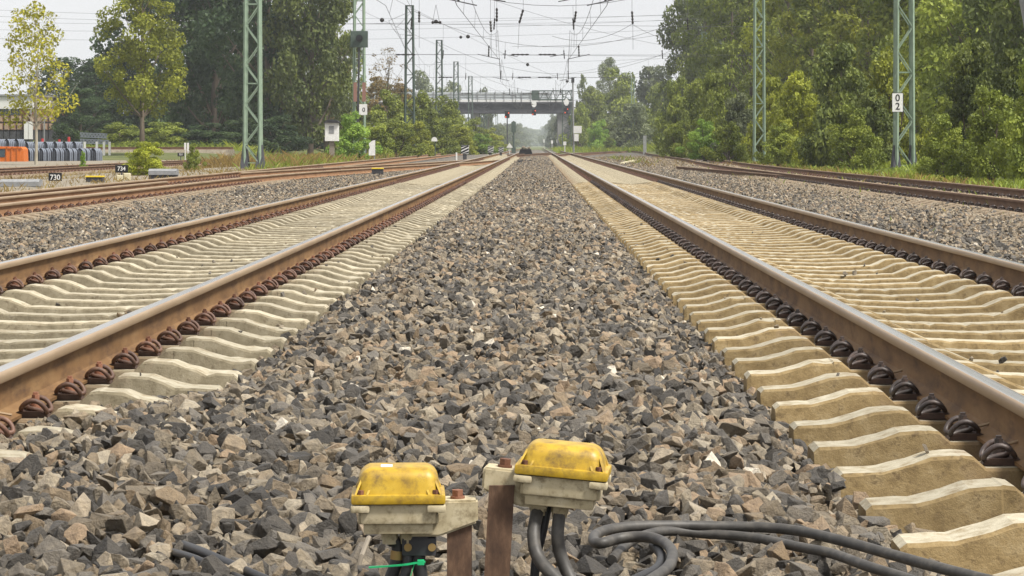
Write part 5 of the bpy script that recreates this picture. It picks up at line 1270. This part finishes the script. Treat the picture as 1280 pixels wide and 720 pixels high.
blades('dry_grass', [(7.9, 9.4, 34, 110, 16, .55), (5.2, 6.0, 30, 100, 3.5, .35), (-14.2, -8.8, 40, 110, 22, .38), (-13.5, -9.2, 100, 175, 16, 1.2), (-18, -16.6, 60, 150, 9, .7), (6.3, 7.6, 36, 110, 4, .4), (3.8, 8, 100, 180, 4, .6)], M['drygrass'], .34, .012, gfun)
blades('weeds', [(-14, -9.5, 118, 175, 18, .8), (-13, -9.5, 170, 300, 14, 1.4), (-40, -17.5, 165, 185, 14, 1.0), (-10.4, -9.2, 90, 130, 22, .7), (4.5, 5.6, 120, 170, 6, .6), (5.5, 9.0, 32, 95, 5, .30), (3.5, 5.4, 18, 60, .8, .25)], M['grass'], .45, .014, gfun)

# ------------------------------------------------------------------ haze
HAZE = 0.00026
mb = MB(); mb.box((0, 1280, 14), (1840, 2680, 32)); hz = solo('haze', mb, M['white'], kind='stuff')
m = bpy.data.materials.new('haze'); m.use_nodes = True; nt = m.node_tree; nt.nodes.clear()
o = nt.nodes.new('ShaderNodeOutputMaterial'); v = nt.nodes.new('ShaderNodeVolumePrincipled'); v.inputs['Color'].default_value = (.86, .92, 1, 1); v.inputs['Density'].default_value = HAZE; v.inputs['Anisotropy'].default_value = .2
nt.links.new(v.outputs[0], o.inputs['Volume']); hz.data.materials.clear(); hz.data.materials.append(m)
if HAZE == 0: bpy.data.objects.remove(hz)

# ------------------------------------------------------------------ light
SE, SA = math.radians(56), math.radians(122)   # sun elevation; azimuth clockwise from +Y
w = bpy.data.worlds.new('World'); scn.world = w; w.use_nodes = True; nt = w.node_tree
bg = nt.nodes['Background']
sky = nt.nodes.new('ShaderNodeTexSky'); sky.sky_type = 'NISHITA'; sky.sun_disc = False; sky.sun_elevation = SE; sky.sun_rotation = SA; sky.dust_density = 4; sky.air_density = 1
hs = nt.nodes.new('ShaderNodeHueSaturation'); hs.inputs['Saturation'].default_value = .12; nt.links.new(sky.outputs[0], hs.inputs['Color'])
tc = nt.nodes.new('ShaderNodeTexCoord'); cn = nt.nodes.new('ShaderNodeTexNoise'); cn.inputs['Scale'].default_value = 3; cn.inputs['Detail'].default_value = 5
mpn = nt.nodes.new('ShaderNodeMapping'); mpn.inputs['Scale'].default_value = (1, 1, 4); nt.links.new(tc.outputs['Generated'], mpn.inputs[0]); nt.links.new(mpn.outputs[0], cn.inputs['Vector'])
cr = ramp(nt, [(6.8, 6.85, 7.05), (7.9, 7.92, 8.0)], [.3, .7]); nt.links.new(cn.outputs['Fac'], cr.inputs['Fac'])
mx = nt.nodes.new('ShaderNodeMix'); mx.data_type = 'RGBA'; mx.inputs['Factor'].default_value = .85
nt.links.new(hs.outputs[0], mx.inputs['A']); nt.links.new(cr.outputs[0], mx.inputs['B']); nt.links.new(mx.outputs['Result'], bg.inputs['Color'])
bg.inputs['Strength'].default_value = .1
ld = bpy.data.lights.new('sun', 'SUN'); ld.energy = 4.7; ld.angle = math.radians(11); ld.color = (1, .95, .87)
lo = bpy.data.objects.new('sun', ld); COL.objects.link(lo); lo.location = (20, -20, 40)
d = Vector((math.sin(SA) * math.cos(SE), math.cos(SA) * math.cos(SE), math.sin(SE)))
lo.rotation_euler = d.to_track_quat('Z', 'Y').to_euler()

# ------------------------------------------------------------------ camera, render
cd = bpy.data.cameras.new('camera'); cam = bpy.data.objects.new('camera', cd); COL.objects.link(cam)
cam.location = (0, 0, ZC); cam.rotation_euler = (PI / 2, 0, 0)
cd.sensor_width = 36; cd.lens = 36 * F / 1280; cd.shift_x = -(VX - 640) / 1280; cd.shift_y = -(360 - VY) / 1280
cd.clip_start = .1; cd.clip_end = 6000
scn.camera = cam
vs = scn.view_settings; vs.view_transform = 'Standard'; vs.look = 'None'; vs.exposure = 0.42; vs.gamma = 1; vs.use_curve_mapping = False
scn.render.engine = 'CYCLES'
scn.cycles.max_bounces = 5; scn.cycles.diffuse_bounces = 1; scn.cycles.volume_bounces = 1; scn.cycles.transparent_max_bounces = 8
try:
    scn.cycles.use_denoising = True; scn.cycles.denoiser = 'OPENIMAGEDENOISE'
except Exception: pass
